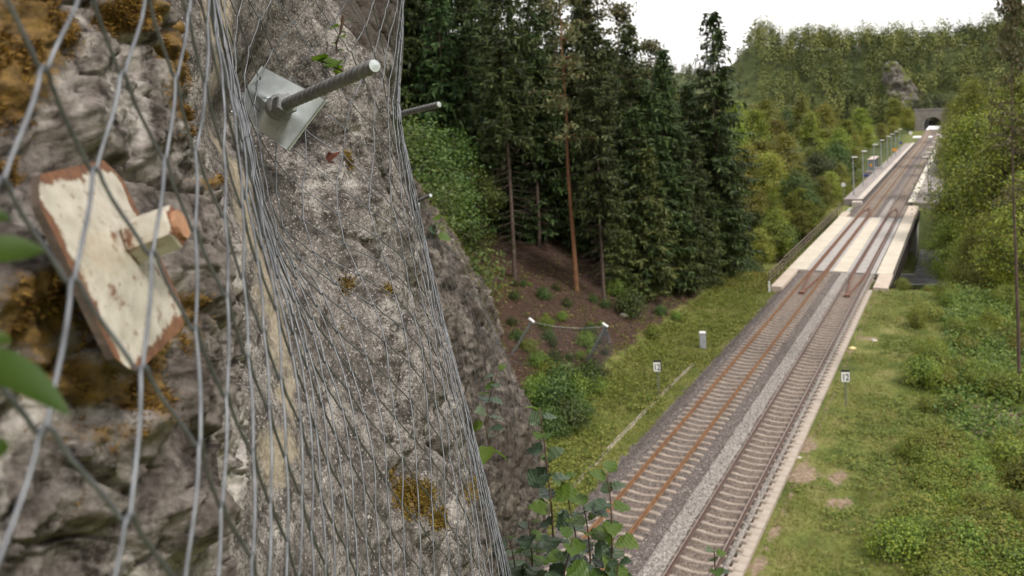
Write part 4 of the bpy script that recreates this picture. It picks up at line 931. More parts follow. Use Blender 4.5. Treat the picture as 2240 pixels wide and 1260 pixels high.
def broad_proto(seed, H, R, nclump, nleaf, size, mat, base=.18, name='broadleaf_tree', flat=.55, csz=1.):
    g = np.random.default_rng(seed); limbs = []; C, D = [], []
    tz = np.linspace(-.5, H*.86, 9); wob = np.cumsum(g.normal(0, .05*H/12, (9, 2)), 0); tr = np.stack([wob[:, 0], wob[:, 1], tz], -1)
    lob = g.normal(0, 1, (7, 3)); lob = unit(lob)*R*.45; cen = []
    while len(cen) < nclump:
        p = g.uniform(-1, 1, 3); r = np.linalg.norm(p)
        if r > 1 or g.random() > r**1.2: continue
        t = (p[2]+1)/2; prof = (1-.72*t**2.2)*(.45+.55*min(1, t*3.2))
        q = np.array([p[0]*R*prof, p[1]*R*prof, H*(base+(1-base)*t)]); q += .18*R*np.array([vnoise(q*.35+seed), vnoise(q*.35+seed+7), vnoise(q*.35+seed+13)])
        cen.append(q)
    for q in cen:
        zt = max(H*.12, q[2]-g.uniform(.25, .6)*np.hypot(q[0], q[1])-.3); i = np.interp(zt, tz, np.arange(9)); a = np.array([np.interp(zt, tz, tr[:, k]) for k in range(3)])
        limbs.append((np.array([a, (a+q)/2+[0, 0, .12*R], q]), [.02+.004*H, .012+.002*H, .008]))
        n = int(nleaf*g.uniform(.6, 1.4)); s = R*.17*csz*g.uniform(.7, 1.35)
        c = g.normal(0, 1, (n, 3))*[s, s, s*flat]+q; C.append(c); out = unit(c-np.array([0, 0, H*.4])); D.append(out)
    C = np.concatenate(C); D = np.concatenate(D); n = len(C); Nn = unit(D*.75+g.normal(0, .42, (n, 3))+[0, 0, .25]); D = unit(np.cross(Nn, g.normal(0, 1, (n, 3)))); D = D*np.where(D[:, 2:3] > .35, -1, 1); S = np.cross(Nn, D)
    V, F = leaf_quads(C, D, S, size*g.uniform(.6, 1.35, n), size*.62*g.uniform(.7, 1.3, n))
    tv, tf = tubes([(tr, .012*H*(1-tz/H*.95)+.02)], 8); lv, lf = tubes(limbs, 4)
    return tree_thing(name, 'x', 'tree', [('crown', (V, F), mat, False), ('trunk', (np.concatenate([tv, lv]), np.concatenate([tf, lf+len(tv)])), M_BBARK, True)])
USED = set()
def put(proto, p, label, group=None, rz=None, s=1., cat='tree', sz=None, tilt=0):
    if proto.name in USED: o = copy_tree(proto)
    else: o = proto; USED.add(proto.name)
    o.location = (float(p[0]), float(p[1]), float(p[2])); o.rotation_euler = (tilt*random.uniform(-1, 1), tilt*random.uniform(-1, 1), random.uniform(0, 6.28) if rz is None else rz)
    o.scale = (s, s, (sz or s)); o['label'] = label; o['category'] = cat
    if group: o['group'] = group
    elif 'group' in o: del o['group']
    return o
def gpt(px, py, back=0.):
    p = on_ground(px, py)
    if back:
        d = ray(px, py)[:2]; d = d/np.linalg.norm(d); x, y = p[0]+d[0]*back, p[1]+d[1]*back; return np.array([x, y, gz(x, y)])
    return p
SP = [spruce_proto(11, 24, 4.0, .2, 1.2), spruce_proto(12, 26, 4.2, .33, 1.2), spruce_proto(13, 22, 3.9, .08, 1.2), spruce_proto(14, 25, 4.2, .45, 1.2), spruce_proto(15, 18, 4.0, .0, 1.2), larch_proto(16)]
PN = [pine_proto(21, 25), pine_proto(22, 23, M_BARK)]
BL = [broad_proto(31, 14, 4.4, 110, 70, .36, M_LEAF), broad_proto(32, 12, 3.8, 100, 70, .34, M_LEAFY), broad_proto(33, 10, 4.2, 100, 70, .34, M_LEAFD, .06), broad_proto(34, 16, 3.6, 120, 70, .36, M_LEAF, .1)]

M_LEAFM = leafmat('midgreen_forest_leaves', [(0.036, 0.066, 0.015), (0.060, 0.098, 0.022), (0.090, 0.132, 0.029), (0.126, 0.162, 0.040)], .3, .5, .2)  # mid-green leaf colours for the broadleaf trees at the forest edge
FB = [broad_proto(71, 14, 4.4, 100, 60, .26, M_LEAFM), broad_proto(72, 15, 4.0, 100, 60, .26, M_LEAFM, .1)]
# ---- forest left of the line: front trees one by one
GF = 'dark conifers of the forest behind the rock'
put(SP[3], gpt(1125, 612), 'tall spruce with long bare pinkish trunk nearest the rock outcrop', None, .4)
put(PN[0], gpt(1258, 634), 'tall slender pine with orange-brown trunk in the forest front', None, 1.)
put(SP[1], gpt(1322, 662), 'spruce with thin bare trunk right of the orange pine', None, 2., .82)
put(SP[2], gpt(1578, 610), 'big pointed spruce at the right end of the forest, top against sky', None, 2.2, 1.32, sz=1.15)
put(SP[0], gpt(1470, 632), 'dense dark spruce left of the big pointed one', None, .3, .86)
put(SP[1], gpt(1400, 640, 3), 'dense dark spruce behind the leafy bush at the forest edge', None, 5., .84)
front = [(985, 560, 3, 2, .95), (1045, 590, 5, 0, 1.), (1185, 605, 6, 1, .95), (1215, 615, 9, 2, .95), (1075, 585, 12, 3, 1.05), (1350, 640, 9, 0, .82), (1430, 625, 9, 2, .78), (1535, 612, 7, 0, .72), (1510, 612, 14, 2, .78),
         (900, 540, 6, 1, 1.05), (950, 545, 14, 3, 1.05), (1010, 560, 18, 0, 1.1), (1150, 590, 18, 2, 1.05), (1290, 620, 16, 3, .95), (1230, 600, 24, 0, 1.05), (870, 520, 14, 2, 1.1), (1100, 575, 26, 1, 1.1), (920, 530, 24, 0, 1.15), (1180, 590, 32, 3, 1.1), (1020, 560, 34, 2, 1.2), (1380, 620, 24, 2, .82), (1450, 615, 22, 1, .72), (1405, 650, 1, 4, .85), (1445, 645, 1, 4, .95), (1490, 640, 0, 4, .8), (1530, 632, 1, 4, .75), (1560, 625, 4, 4, .85), (1370, 655, 4, 4, .8), (1605, 612, 2, 4, .6), (1465, 640, 5, 4, 1.05), (1330, 640, 12, 4, .9), (1520, 625, 8, 4, 1.)]
for px, py, bk, k, s in front:
    put(SP[k], gpt(px, py, bk), ('dark pyramid spruce of medium foliage in the forest front', 'tall dark spruce with bare lower trunk in the forest front', 'dense dark spruce branched nearly to the ground in the forest front', 'tall spruce bare for half its trunk in the forest front', 'low dense spruce with skirts to the ground at the forest edge')[k], GF+', kind '+'abcde'[k], None, s)
for px, py, bk, s in ((1240, 620, 14, 1.0), (1290, 625, 20, .92), (1180, 600, 28, 1.15), (1225, 605, 36, 1.15), (1265, 610, 30, 1.1), (1130, 590, 36, 1.2), (1070, 580, 40, 1.2), (1340, 630, 22, .92), (1200, 600, 20, 1.05), (1400, 625, 26, .95), (1370, 625, 32, .98), (1430, 620, 34, .95), (1330, 630, 12, 1.1), (1385, 630, 12, 1.02), (1445, 620, 14, .98), (1310, 625, 30, 1.2), (1360, 620, 40, 1.15), (1410, 620, 44, 1.1)):
    put(PN[1], gpt(px, py, bk), 'thin-crowned pine rising among the spruces behind the orange pine', 'pines deeper in the forest', None, s)
g = np.random.default_rng(99)
for k in range(52):
    y = g.uniform(26, 92); x = -29-6*g.random()-38*g.random()**1.3-(9 if y < 45 else 0)+(6 if y > 66 else 0)
    if abs(y-yc_road(x)) < 9: continue
    k_ = int(g.integers(0, 4)); put(SP[k_], (x, y, gz(x, y)), ('dark spruce filling the depth of the forest', 'tall half-bare spruce in the depth of the forest', 'fully branched spruce in the depth of the forest', 'long-trunked spruce in the depth of the forest')[k_], 'spruces in the depth of the forest, kind '+'abcd'[k_], None, g.uniform(.75, 1.02))
for px, py, bk, s, lb in ((1425, 640, -1, .95, 'light green conifer standing before the dark spruces at the forest edge'), (1500, 632, -1, .7, 'small light green conifer left of the big pointed spruce'), (1360, 655, 1, .6, 'small light green conifer behind the leafy bush'), (1555, 622, 0, .6, 'light green conifer at the foot of the big pointed spruce')):
    put(SP[5], gpt(px, py, bk), lb, None, None, s)
for px, bk in ((1000, 7), (1040, 9), (1070, 7), (1100, 8), (1140, 7), (1170, 9), (1200, 8), (1235, 10), (1275, 9), (1300, 7), (1155, 13), (1085, 14), (1030, 14), (1215, 15)):
    put(SP[4], gpt(px, 575+(px-1000)*.19, bk), 'low dark spruce closing the view between the bare trunks', 'low spruces behind the bare trunks', None, random.uniform(.6, .95))
# leafy trees at the forest edge, behind the rock
for px, py, bk, k, s, lb in ((905, 560, -10, 0, .95, 'leafy green tree in front of the forest beside the second anchor bar'), (1000, 545, -6, 3, .72, 'pale green leafy tree left of the long bare spruce trunk'), (1430, 630, 4, 3, .78, 'light green leafy tree among dark spruces at the forest edge'), (945, 600, -12, 2, .8, 'low leafy tree behind the top of the outcrop'), (1520, 618, 2, 0, .62, 'leafy tree between the big pointed spruce and the forest'), (885, 560, -14, 3, .95, 'tall leafy tree rising behind the ridge beside the net edge'), (1040, 575, -3, 0, .6, 'small leafy tree in shade left of the bare trunks'), (1590, 615, 1, 3, .5, 'leafy tree at the right foot of the big pointed spruce')):
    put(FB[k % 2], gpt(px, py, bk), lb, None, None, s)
yb = broad_proto(41, 3.4, 1.8, 26, 26, .17, M_LEAFY, .25, 'young_tree')
put(yb, gpt(1075, 590, -6), 'young yellow-green tree at the foot of the forest slope')
M_BUSH = leafmat('bush_leaves', [(0.068, 0.114, 0.020), (0.121, 0.179, 0.028), (0.182, 0.243, 0.040), (0.257, 0.300, 0.061)], .35, .5, .2)
M_BUSHY = leafmat('bramble_leaves', [(0.099, 0.132, 0.024), (0.165, 0.204, 0.036), (0.231, 0.259, 0.052), (0.253, 0.220, 0.057)], .35, .5, .2)
bush = [broad_proto(51, 1.5, 1.2, 46, 60, .13, M_BUSH, .0, 'bush', .8, 1.3), broad_proto(52, 1.2, 1.35, 46, 60, .13, M_BUSHY, .0, 'bush', .8, 1.3), broad_proto(53, 1.8, 1.3, 46, 56, .14, M_LEAF, .0, 'bush', .8, 1.3), broad_proto(54, 1.6, 1.3, 46, 56, .14, M_LEAFD, .0, 'bush', .8, 1.3)]
put(bush[3], gpt(1378, 690), 'dark leafy bush at the foot of the forest', None, None, 1.15, 'bush')
put(bush[0], gpt(1350, 660, 1), 'smaller leafy bush behind the dark bush at the forest foot', None, None, .8, 'bush')
for px, py, k, s, lb in ((1190, 655, 2, .5, 'small dark sapling on the brown forest floor'), (1200, 745, 2, .38, 'dark green sapling beyond the fence between its posts'), (1160, 770, 0, .5, 'sapling close to the left fence post'), (1180, 805, 0, .6, 'bushy sapling in front of the fence net, left of middle'), (1215, 800, 2, .55, 'dark bushy sapling in the middle of the fence bay'), (1285, 760, 0, .62, 'sapling beside the right fence post'), (1290, 735, 2, .5, 'sapling just behind the right fence post top'), (1195, 720, 0, .5, 'small pale sapling behind the fence'), (1130, 745, 2, .4, 'small dark sapling behind the left fence post'), (1445, 690, 2, .45, 'small dark shrub on the left grass bank'), (1480, 700, 0, .4, 'low green shrub on the left grass bank'), (1430, 740, 0, .6, 'spreading shrub above the left number sign')):
    put(bush[3 if k == 2 else 0], gpt(px, py), lb, None, None, s, 'shrub')
g = np.random.default_rng(123)
for k in range(22):
    px, py = g.uniform(1075, 1345), g.uniform(625, 800)
    put(bush[3 if k % 3 else 0], gpt(px, py), ('small green seedling on the brown slope around the fence', 'small dark seedling on the brown slope around the fence')[1 if k % 3 else 0], 'seedlings on the brown slope, '+'ab'[1 if k % 3 else 0], None, g.uniform(.18, .42), 'shrub')
# thicket between outcrop and left verge
for px, py, k, s in ((1215, 900, 2, 1.1), (1260, 880, 0, .95), (1205, 850, 0, .9), (1245, 935, 2, .9), (1285, 850, 2, .8), (1195, 950, 2, .8), (1310, 860, 0, .6), (1180, 880, 0, .9), (1230, 860, 2, 1.), (1260, 915, 2, .8), (1300, 830, 2, .7), (1225, 955, 2, .6)):
    put(bush[3 if k == 2 else 0], gpt(px, py), 'dark bramble bush in the thicket below the fence', 'brambles between outcrop and verge', None, s, 'bush')

# ---- trees and bushes beyond the lane, left of the platform
def ridge_pt(px, py, d):
    p = at(px, py, d); return np.array([p[0], p[1], gz(p[0], p[1])])
mid = [(1690, 480, 118, 1, .75, 1), (1725, 400, 150, 1, .95, 1), (1790, 430, 138, 2, 1.0, 1), (1745, 500, 116, 2, .72, 1), (1660, 420, 130, 0, .85, 1), (1640, 480, 112, 1, .7, 1), (1780, 360, 170, 3, .95, 1), (1830, 370, 165, 2, .95, 1), (1840, 330, 190, 0, .8, 1), (1850, 300, 215, 0, .9, 1),
       (1700, 330, 190, 1, 1., 1), (1650, 340, 180, 0, 1.05, 1), (1760, 300, 220, 3, 1.1, 1), (1800, 290, 230, 1, 1.3, 1), (1870, 310, 210, 1, .65, 1), (1900, 300, 240, 1, .75, 1), (1930, 295, 260, 1, .7, 1), (1955, 290, 280, 1, .75, 1), (1880, 290, 260, 0, 1., 1), (1680, 290, 240, 0, 1.1, 1), (1720, 270, 270, 2, 1.2, 1), (1640, 300, 230, 2, 1.1, 1), (1620, 380, 150, 3, .8, 1), (1985, 285, 320, 1, .9, 1), (1960, 280, 330, 0, 1.1, 1), (1800, 480, 122, 0, .45, 1), (1820, 450, 130, 1, .5, 1)]
MIDL = ['leafy tree in the thicket between lane and left platform', 'yellowish leafy tree in the thicket between lane and left platform', 'dark round-crowned tree in the thicket left of the platform', 'tall leafy tree in the thicket left of the platform']
mid += [(1640, 560, 88, 2, .45, 1), (1665, 530, 98, 1, .5, 1), (1700, 520, 104, 0, .55, 1), (1720, 540, 106, 2, .5, 1), (1770, 520, 112, 2, .55, 1), (1745, 460, 126, 0, .6, 1), (1630, 440, 122, 1, .9, 1), (1680, 440, 124, 1, .85, 1), (1835, 420, 142, 1, .55, 1), (1815, 400, 150, 2, .7, 1), (1610, 330, 200, 0, 1.1, 1), (1870, 350, 178, 0, .5, 1)]
for k in range(34):
    px, py = random.uniform(1622, 1800), random.uniform(455, 585); px = min(px, 1700+(590-py)*1.0)
    q = on_ground(px, py)
    if abs(q[1]-yc_road(q[0])) < 4.5: continue
    put(BL[(0, 2, 1, 0)[k % 4]], q, ('low leafy bush on the bank beyond the lane, left of the bridge', 'yellowish low bush on the bank beyond the lane, left of the bridge', 'dark low bush on the bank beyond the lane, left of the bridge')[(0, 2, 1, 0)[k % 4]], 'bushes on the bank beyond the lane, '+('green', 'yellowish', 'dark')[(0, 2, 1, 0)[k % 4]], None, random.uniform(.2, .42), 'bush')
for px, py, d, k, s, _ in mid:
    put(BL[k], ridge_pt(px, py, d), MIDL[k], 'trees between lane and left platform, kind %s' % 'abcd'[k], None, s)
for px, py, d, k, s, lb in ((1855, 300, 235, 0, .72, 'dark spruce behind the left platform lamps'), (1890, 290, 265, 2, .8, 'second dark spruce farther along behind the left platform'), (1780, 250, 290, 2, .7, 'dark spruce above the thicket at the foot of the hill')):
    put(SP[k], ridge_pt(px, py, d), lb, None, None, s)
# ---- right-hand trees
BR_ = [broad_proto(61, 17, 5.4, 230, 85, .30, M_LEAF, .08), broad_proto(62, 13, 4.2, 150, 80, .26, M_LEAFY, .1)]
for px, py, d, k, s, lb in ((2225, 400, 82, 0, 1.2, 'big leafy green tree at the right edge beyond the lane'), (2140, 500, 96, 0, 1.12, 'green tree right of the bridge end'), (2120, 560, 76, 1, .62, 'smaller green tree overhanging the right walkway'), (2240, 520, 64, 1, .86, 'yellowing tree at the right edge of the picture'), (2230, 330, 110, 0, 1.05, 'leafy tree behind the big right-hand tree'), (2175, 600, 68, 0, .5, 'low dark-trunked tree above the right bank'), (2105, 330, 190, 0, .9, 'leafy tree beside the right platform near the shelter'), (2085, 300, 250, 0, .8, 'leafy tree at the far end of the right platform'), (2130, 300, 165, 0, 1.1, 'tall leafy tree right of the right platform'), (2092, 520, 98, 0, .62, 'leafy tree hugging the right railing of the bridge'), (2100, 470, 118, 0, .75, 'tree behind the one hugging the bridge railing'), (2165, 560, 74, 0, .6, 'leafy tree with low branches right of the lane'), (2225, 560, 88, 0, .8, 'leafy tree deep at the right edge'), (2090, 380, 150, 0, .62, 'leafy tree leaning over the right platform'), (2078, 560, 84, 0, .5, 'low leafy tree close to the underpass right of the bridge')):
    p = at(px, py, d); put(BR_[k], (p[0], p[1], gz(p[0], p[1])), lb, None, None, s)
# bare pine trunk at the right edge
q = gpt(2231, 852); tp_ = put(PN[1], q, 'tall thin bare pine trunk at the right edge', None, 1.2, .55, sz=.95)
for k in range(16):
    x, y = random.uniform(-5.6, 3), random.uniform(70.5, 74); put(bush[k % 2], (x, y, gz(x, y)), ('green weed bush along the edge above the lane', 'yellowish weed bush along the edge above the lane')[k % 2], 'bushes along the edge above the lane, '+'ab'[k % 2], None, random.uniform(.3, .65), 'bush')
# ---- bushes of the right bank
GB = 'leafy bushes of the thicket at the lower right'
for k in range(62):
    px, py = random.uniform(1900, 2300), random.uniform(985, 1330)
    if px < 1990 and py < 1080: px += 130
    if px < 1960-.25*(1260-py)+random.uniform(-30, 30): px += 110
    b_ = random.choice((0, 0, 1, 1, 2)); put(bush[b_], on_ground(px, py), ('bright green leafy bush in the thicket filling the lower right corner', 'yellow-green bramble in the thicket filling the lower right corner', 'taller dark green bush in the thicket filling the lower right corner')[b_], GB+', '+('green', 'yellowish', 'dark')[b_], None, random.uniform(.55, 1.05), 'bush', sz=random.uniform(.4, .8))
for k in range(44):
    py = random.uniform(650, 880); px = random.uniform(2010+.0*(py), 2280)-(py-650)*.15+random.uniform(-20, 40)
    b_ = random.choice((0, 0, 1, 2)); put(bush[b_], on_ground(px, py), ('bright green shrub on the right bank between meadow and trees', 'yellow-green shrub on the right bank between meadow and trees', 'dark green shrub on the right bank between meadow and trees')[b_], 'shrubs on the right bank, '+('green', 'yellowish', 'dark')[b_], None, random.uniform(.45, 1.0), 'shrub', sz=random.uniform(.5, 1.0))
for px, py, k, s, lb in ((2060, 985, 0, .7, 'isolated shrub left of the fallen branches'), (2110, 1010, 1, .6, 'yellow-green shrub below the fallen branches'), (2210, 1010, 2, .7, 'dark shrub right below the fallen branches'), (2030, 900, 0, .5, 'low shrub at the meadow edge above the fallen branches'), (2090, 905, 2, .5, 'low dark shrub left of the fallen branches'), (2150, 860, 0, .6, 'bright shrub above the fallen branches')):
    put(bush[k], gpt(px, py), lb, None, None, s, 'shrub')

# ---- woods on the far hill: reads as one mass
def woodland(name, pts, heights, mat, label, seed, card=1.25, n=70, conif=.25):
    g = np.random.default_rng(seed); C, D, Sx = [], [], []; T = []; TN = []
    for p, h in zip(pts, heights):
        isc = g.random() < conif; R = h*(.18 if isc else .27)*g.uniform(.85, 1.2); m_ = n if not isc else int(n*.9)
        u = g.random(m_)**.75; th = g.uniform(0, 6.283, m_); prof = (1-u)**.8*1.1+.06 if isc else np.sqrt(np.clip(1-((u-.42)/.62)**2, 0.02, 1))
        r = R*prof*(.55+.45*np.sqrt(g.random(m_))); c = np.stack([p[0]+r*np.cos(th), p[1]+r*np.sin(th), p[2]+h*(.12+.9*u)+g.normal(0, .2, m_)], -1)
        o = unit(np.stack([np.cos(th)*(1-u*.8), np.sin(th)*(1-u*.8), (u-.25)*1.5], -1)); C.append(c); D.append(unit(o+g.normal(0, .17, (m_, 3)))); TN.append(np.full(m_, 1. if isc else g.random()*.85)); Sx.append(np.full(m_, card*(.75 if isc else 1.)*g.uniform(.8, 1.2))*g.uniform(.6, 1.4, m_))
        T.append((np.array([[p[0], p[1], p[2]-.5], [p[0], p[1], p[2]+h*.7]]), [.16, .06]))
    C, D, Sx = map(np.concatenate, (C, D, Sx)); N0 = D; D = unit(np.cross(N0, g.normal(0, 1, C.shape))); S = np.cross(N0, D)
    V, F = leaf_quads(C, D, S, Sx, Sx*.85); o = mk(name, V, F, mat); attr(o, 'tone', np.repeat(np.concatenate(TN), 4)); tag(o, label, 'woodland', kind='stuff')
    tv, tf = tubes(T, 4); mk('trunks', tv, tf, M_BBARK, o); return o
def scatter_hill(n, xr, yr, cond, seed):
    g = np.random.default_rng(seed); X = g.uniform(*xr, n*3); Y = g.uniform(*yr, n*3); k = cond(X, Y); X, Y = X[k][:n], Y[k][:n]; return np.stack([X, Y, terrain(X, Y)], -1)
M_HW = leafmat('hill_leaves', [(0.213, 0.217, 0.073), (0.237, 0.238, 0.079), (0.263, 0.256, 0.086), (0.300, 0.268, 0.094)], .2, .7, 0, .2, (.25, .34, .42))
M_HD = leafmat('ridge_leaves', [(0.120, 0.132, 0.057), (0.134, 0.146, 0.062), (0.150, 0.160, 0.067), (0.174, 0.170, 0.071)], .15, .7, 0, .2, (.35, .45, .55))
crag = lambda X, Y: ~((np.abs(X+25-.35*(Y-385)) < 4.5) & (Y < 396))
P = scatter_hill(560, (-118, 60), (378, 485), lambda X, Y: (X > -.24*Y-1) & ~((np.abs(X+12) < 9) & (Y < 392)) & crag(X, Y), 5)
woodland('woodland', P, RNG.uniform(8, 18, len(P))+4*(P[:, 0] < -.24*P[:, 1]+9), M_HW, 'mixed wood covering the hill above the tunnel', 6, .85, 190)
P = scatter_hill(420, (-90, 160), (470, 620), lambda X, Y: X > -95, 7)
woodland('woodland', P, RNG.uniform(9, 14, len(P)), M_HD, 'dark wood along the skyline ridge behind the tunnel hill', 8, 1.1, 130, .5)
P = scatter_hill(520, (-520, -120), (380, 900), lambda X, Y: (X < -150) | (Y > 520), 9)
woodland('woodland', P, RNG.uniform(9, 15, len(P)), M_HD, 'distant wooded slope glimpsed between forest and hill', 10, 1.5, 70, .4)
P = scatter_hill(260, (-150, -60), (225, 372), lambda X, Y: X < -45-.15*(Y-225), 15)
woodland('woodland', P, RNG.uniform(5, 11, len(P)), M_HW, 'young wood on the low ground below the clear-cut slope', 16, 1.0, 70, .2)
P = scatter_hill(300, (-260, -70), (100, 260), lambda X, Y: X < -48, 17)
woodland('woodland', P, RNG.uniform(8, 15, len(P)), M_HW, 'hazy wood behind the forest edge, left of the clear-cut', 18, 1.0, 70, .4)
P = scatter_hill(150, (4, 120), (120, 372), lambda X, Y: X > 6, 19)
woodland('woodland', P, RNG.uniform(8, 14, len(P)), M_HW, 'wood on the far right behind the right platform', 20, 1.0, 80, .2)
P = scatter_hill(330, (-165, -84), (325, 470), lambda X, Y: X < -.24*Y-3, 25)
woodland('shrubbery', P, RNG.uniform(1.2, 4, len(P)), M_HW, 'young shrubs regrowing on the reddish clear-cut slope', 26, .55, 45, .2)
P = scatter_hill(90, (-23, -2), (375.6, 396), lambda X, Y: X < 60, 27)
woodland('shrubbery', P, RNG.uniform(2, 6, len(P)), M_HD, 'shrubs growing directly above the tunnel portal', 28, .6, 60, .2)
# ---- limestone crag above the tunnel
u_, v_ = np.meshgrid(np.linspace(-math.pi*.62, math.pi*.62, 60), np.linspace(0, 1, 60))
cr = np.stack([-22-9*v_+8*np.sin(u_)*(1.1-.75*v_**1.5), 398-12*np.cos(u_)*(1.05-.7*v_**1.3), 3+29*v_], -1)
dn = np.stack([np.sin(u_), -np.cos(u_), 0*u_], -1); cr = cr+dn*(2.2*ridged(cr, .12, 5, 130)+1.6*fbm(cr, .3, 4, 133))[..., None]
o = mk('limestone_crag', cr, grid_faces(60, 60), rock_mat('crag_rock', (.07, .062, .05), (.14, .125, .105), (.26, .24, .21), .45, 0, (.05, .06, .02), (.13, .14, .04), .8), smooth=True)
attr(o, 'moss', .6*sstep(-.2, .4, fbm(cr, .25, 4, 140))); attr(o, 'dark', 0*u_); attr(o, 'cream', 0*u_); tag(o, 'pale limestone crag in the wood left above the tunnel', 'rock')
P = scatter_hill(60, (-38, -14), (382, 404), lambda X, Y: X < 60, 23); P[:, 2] += RNG.uniform(4, 26, len(P))*0
# ---- grass, weeds
M_GRASS = leafmat('grass_blades', [(0.082, 0.110, 0.018), (0.128, 0.165, 0.028), (0.192, 0.204, 0.042), (0.268, 0.237, 0.084)], .3, .6, 0)
M_WEED = leafmat('weed_leaves', [(0.061, 0.109, 0.019), (0.098, 0.155, 0.027), (0.152, 0.207, 0.037), (0.207, 0.236, 0.052)], .3, .5, 0)
def blades(name, X, Y, h, wd, mat, label, nb=4, seed=1, Z=None, lean=.5):
    g = np.random.default_rng(seed); n = len(X); X = np.repeat(X, nb)+g.normal(0, h*.25, n*nb); Y = np.repeat(Y, nb)+g.normal(0, h*.25, n*nb)
    Z = terrain(X, Y) if Z is None else np.repeat(Z, nb); c = np.stack([X, Y, Z-.01], -1); m_ = len(X)
    d = unit(np.stack([g.normal(0, lean, m_), g.normal(0, lean, m_), np.ones(m_)], -1)); s = unit(np.cross(d, g.normal(0, 1, (m_, 3)))); l = h*g.uniform(.4, 1.3, (m_, 1)); w_ = wd*g.uniform(.6, 1.3, (m_, 1))
    V = np.stack([c-s*w_, c+s*w_, c+d*l], 1); return tag(mk(name, V.reshape(-1, 3), np.arange(3*m_).reshape(-1, 3), mat), label, 'grass', kind='stuff')
def inv_soil(X, Y, thr):
    v = np.zeros(len(X))
    for px, py, r in PATCH:
        if r: q = on_plane(px, py, -.6); v = np.maximum(v, np.exp(-((X-q[0])**2+(Y-q[1])**2*.5)/r**2))
    return v+.35*fbm(np.stack([X, Y, 0*X], -1), .8, 3, 90) < thr
g = np.random.default_rng(77)
X = g.uniform(-7.35, 6, 60000); Y = 22+58*g.random(60000)**1.25; dens = fbm(np.stack([X, Y, 0*X], -1), .55, 4, 91); k = inv_soil(X, Y, .42) & (dens+g.normal(0, .25, len(X)) > -.18) & (X > -7.2) & (Y < 74)
blades('grass', X[k], Y[k], .13, .012, M_GRASS, 'short yellow-green grass of the meadow right of the tracks', 3, 3)
X = g.uniform(-20.5, -14.9, 26000); Y = 24+52*g.random(26000)**1.2; k = (X < -15.1-.15*np.sin(Y)) & (Y < 74)
blades('grass', X[k], Y[k], .15, .013, M_GRASS, 'grass of the verge left of the tracks', 3, 4)
X = g.uniform(-40, -16, 9000); Y = g.uniform(110, 200, 9000); k = X < -17.4
blades('grass', X[k], Y[k], .45, .05, M_GRASS, 'rough grass beyond the bridge left of the platform', 3, 5)
X = g.uniform(-32, -16.2, 3500); Y = g.uniform(66, 92, 3500); k = (np.abs(Y-yc_road(X)) > 3.6)
blades('grass', X[k], Y[k], .35, .04, M_GRASS, 'grass on the bank above the lane, left of the bridge', 4, 6)
M_STRAW = leafmat('dry_grass', [(.14, .13, .05), (.2, .17, .07), (.27, .22, .10), (.33, .27, .14)], .2, .7, 0)
for (x0_, x1_, n_, sd_, lb_) in ((-7.1, 5, 2600, 41, 'tall dry grass stems standing in the right meadow'), (-20.5, -15.2, 1300, 42, 'tall dry grass stems on the left verge')):
    X = g.uniform(x0_, x1_, n_); Y = 24+46*g.random(n_); k = fbm(np.stack([X, Y, 0*X], -1), .35, 3, 50+sd_) > .05
    blades('grass', X[k], Y[k], .5, .009, M_STRAW, lb_, 5, sd_, None, .35)
def weeds(name, X, Y, size, mat, label, n=14, seed=1, hgt=.25):
    g = np.random.default_rng(seed); m_ = len(X); k = np.repeat(np.arange(m_), n); r = g.uniform(.5, 1.4, m_)[k]; N_ = len(k)
    c = np.stack([X[k]+g.normal(0, .17, N_)*r, Y[k]+g.normal(0, .17, N_)*r, 0*k], -1); c[:, 2] = terrain(c[:, 0], c[:, 1])+np.abs(g.normal(0, hgt, N_))*r*.7+.02
    d = unit(np.stack([g.normal(0, 1, N_), g.normal(0, 1, N_), g.uniform(-.2, .7, N_)], -1)); s = unit(np.cross(d, g.normal(0, .4, (N_, 3))+[0, 0, 1]))
    l = size*g.uniform(.5, 1.4, N_); V, F = leaf_quads(c, d, s, l, l*.6); return tag(mk(name, V, F, mat), label, 'weeds', kind='stuff')
X = g.uniform(-7., 3, 5200); Y = 23+47*g.random(5200)**1.2; dens = fbm(np.stack([X, Y, 0*X], -1), .45, 3, 95)+.11*(X+4.5); k = (dens+g.normal(0, .12, len(X)) > .05) & inv_soil(X, Y, .5)
weeds('weeds', X[k], Y[k], .13, M_WEED, 'broad-leaved weeds spreading through the right meadow', 12, 8, .16)
X = g.uniform(-1.5, 8, 2600); Y = g.uniform(40, 76, 2600)
weeds('weeds', X, Y, .2, M_WEED, 'tall nettles and weeds along the right bank', 18, 9, .55)
X = g.uniform(-22.5, -15.2, 5200); Y = 25+48*g.random(5200); dens = fbm(np.stack([X, Y, 0*X], -1), .4, 3, 97)-.16*(X+16.6); k = (dens+g.normal(0, .15, len(X)) > .06) & (Y < 72) & ((X > -20.2) | (g.random(5200) < .12))
weeds('weeds', X[k], Y[k], .13, M_WEED, 'weeds on the left verge and bank', 12, 10, .2)
X = g.uniform(-31, -20, 420); Y = g.uniform(37, 60, 420)
weeds('weeds', X, Y, .13, M_WEED, 'scattered scrub and seedlings on the brown forest slope', 9, 31, .2)
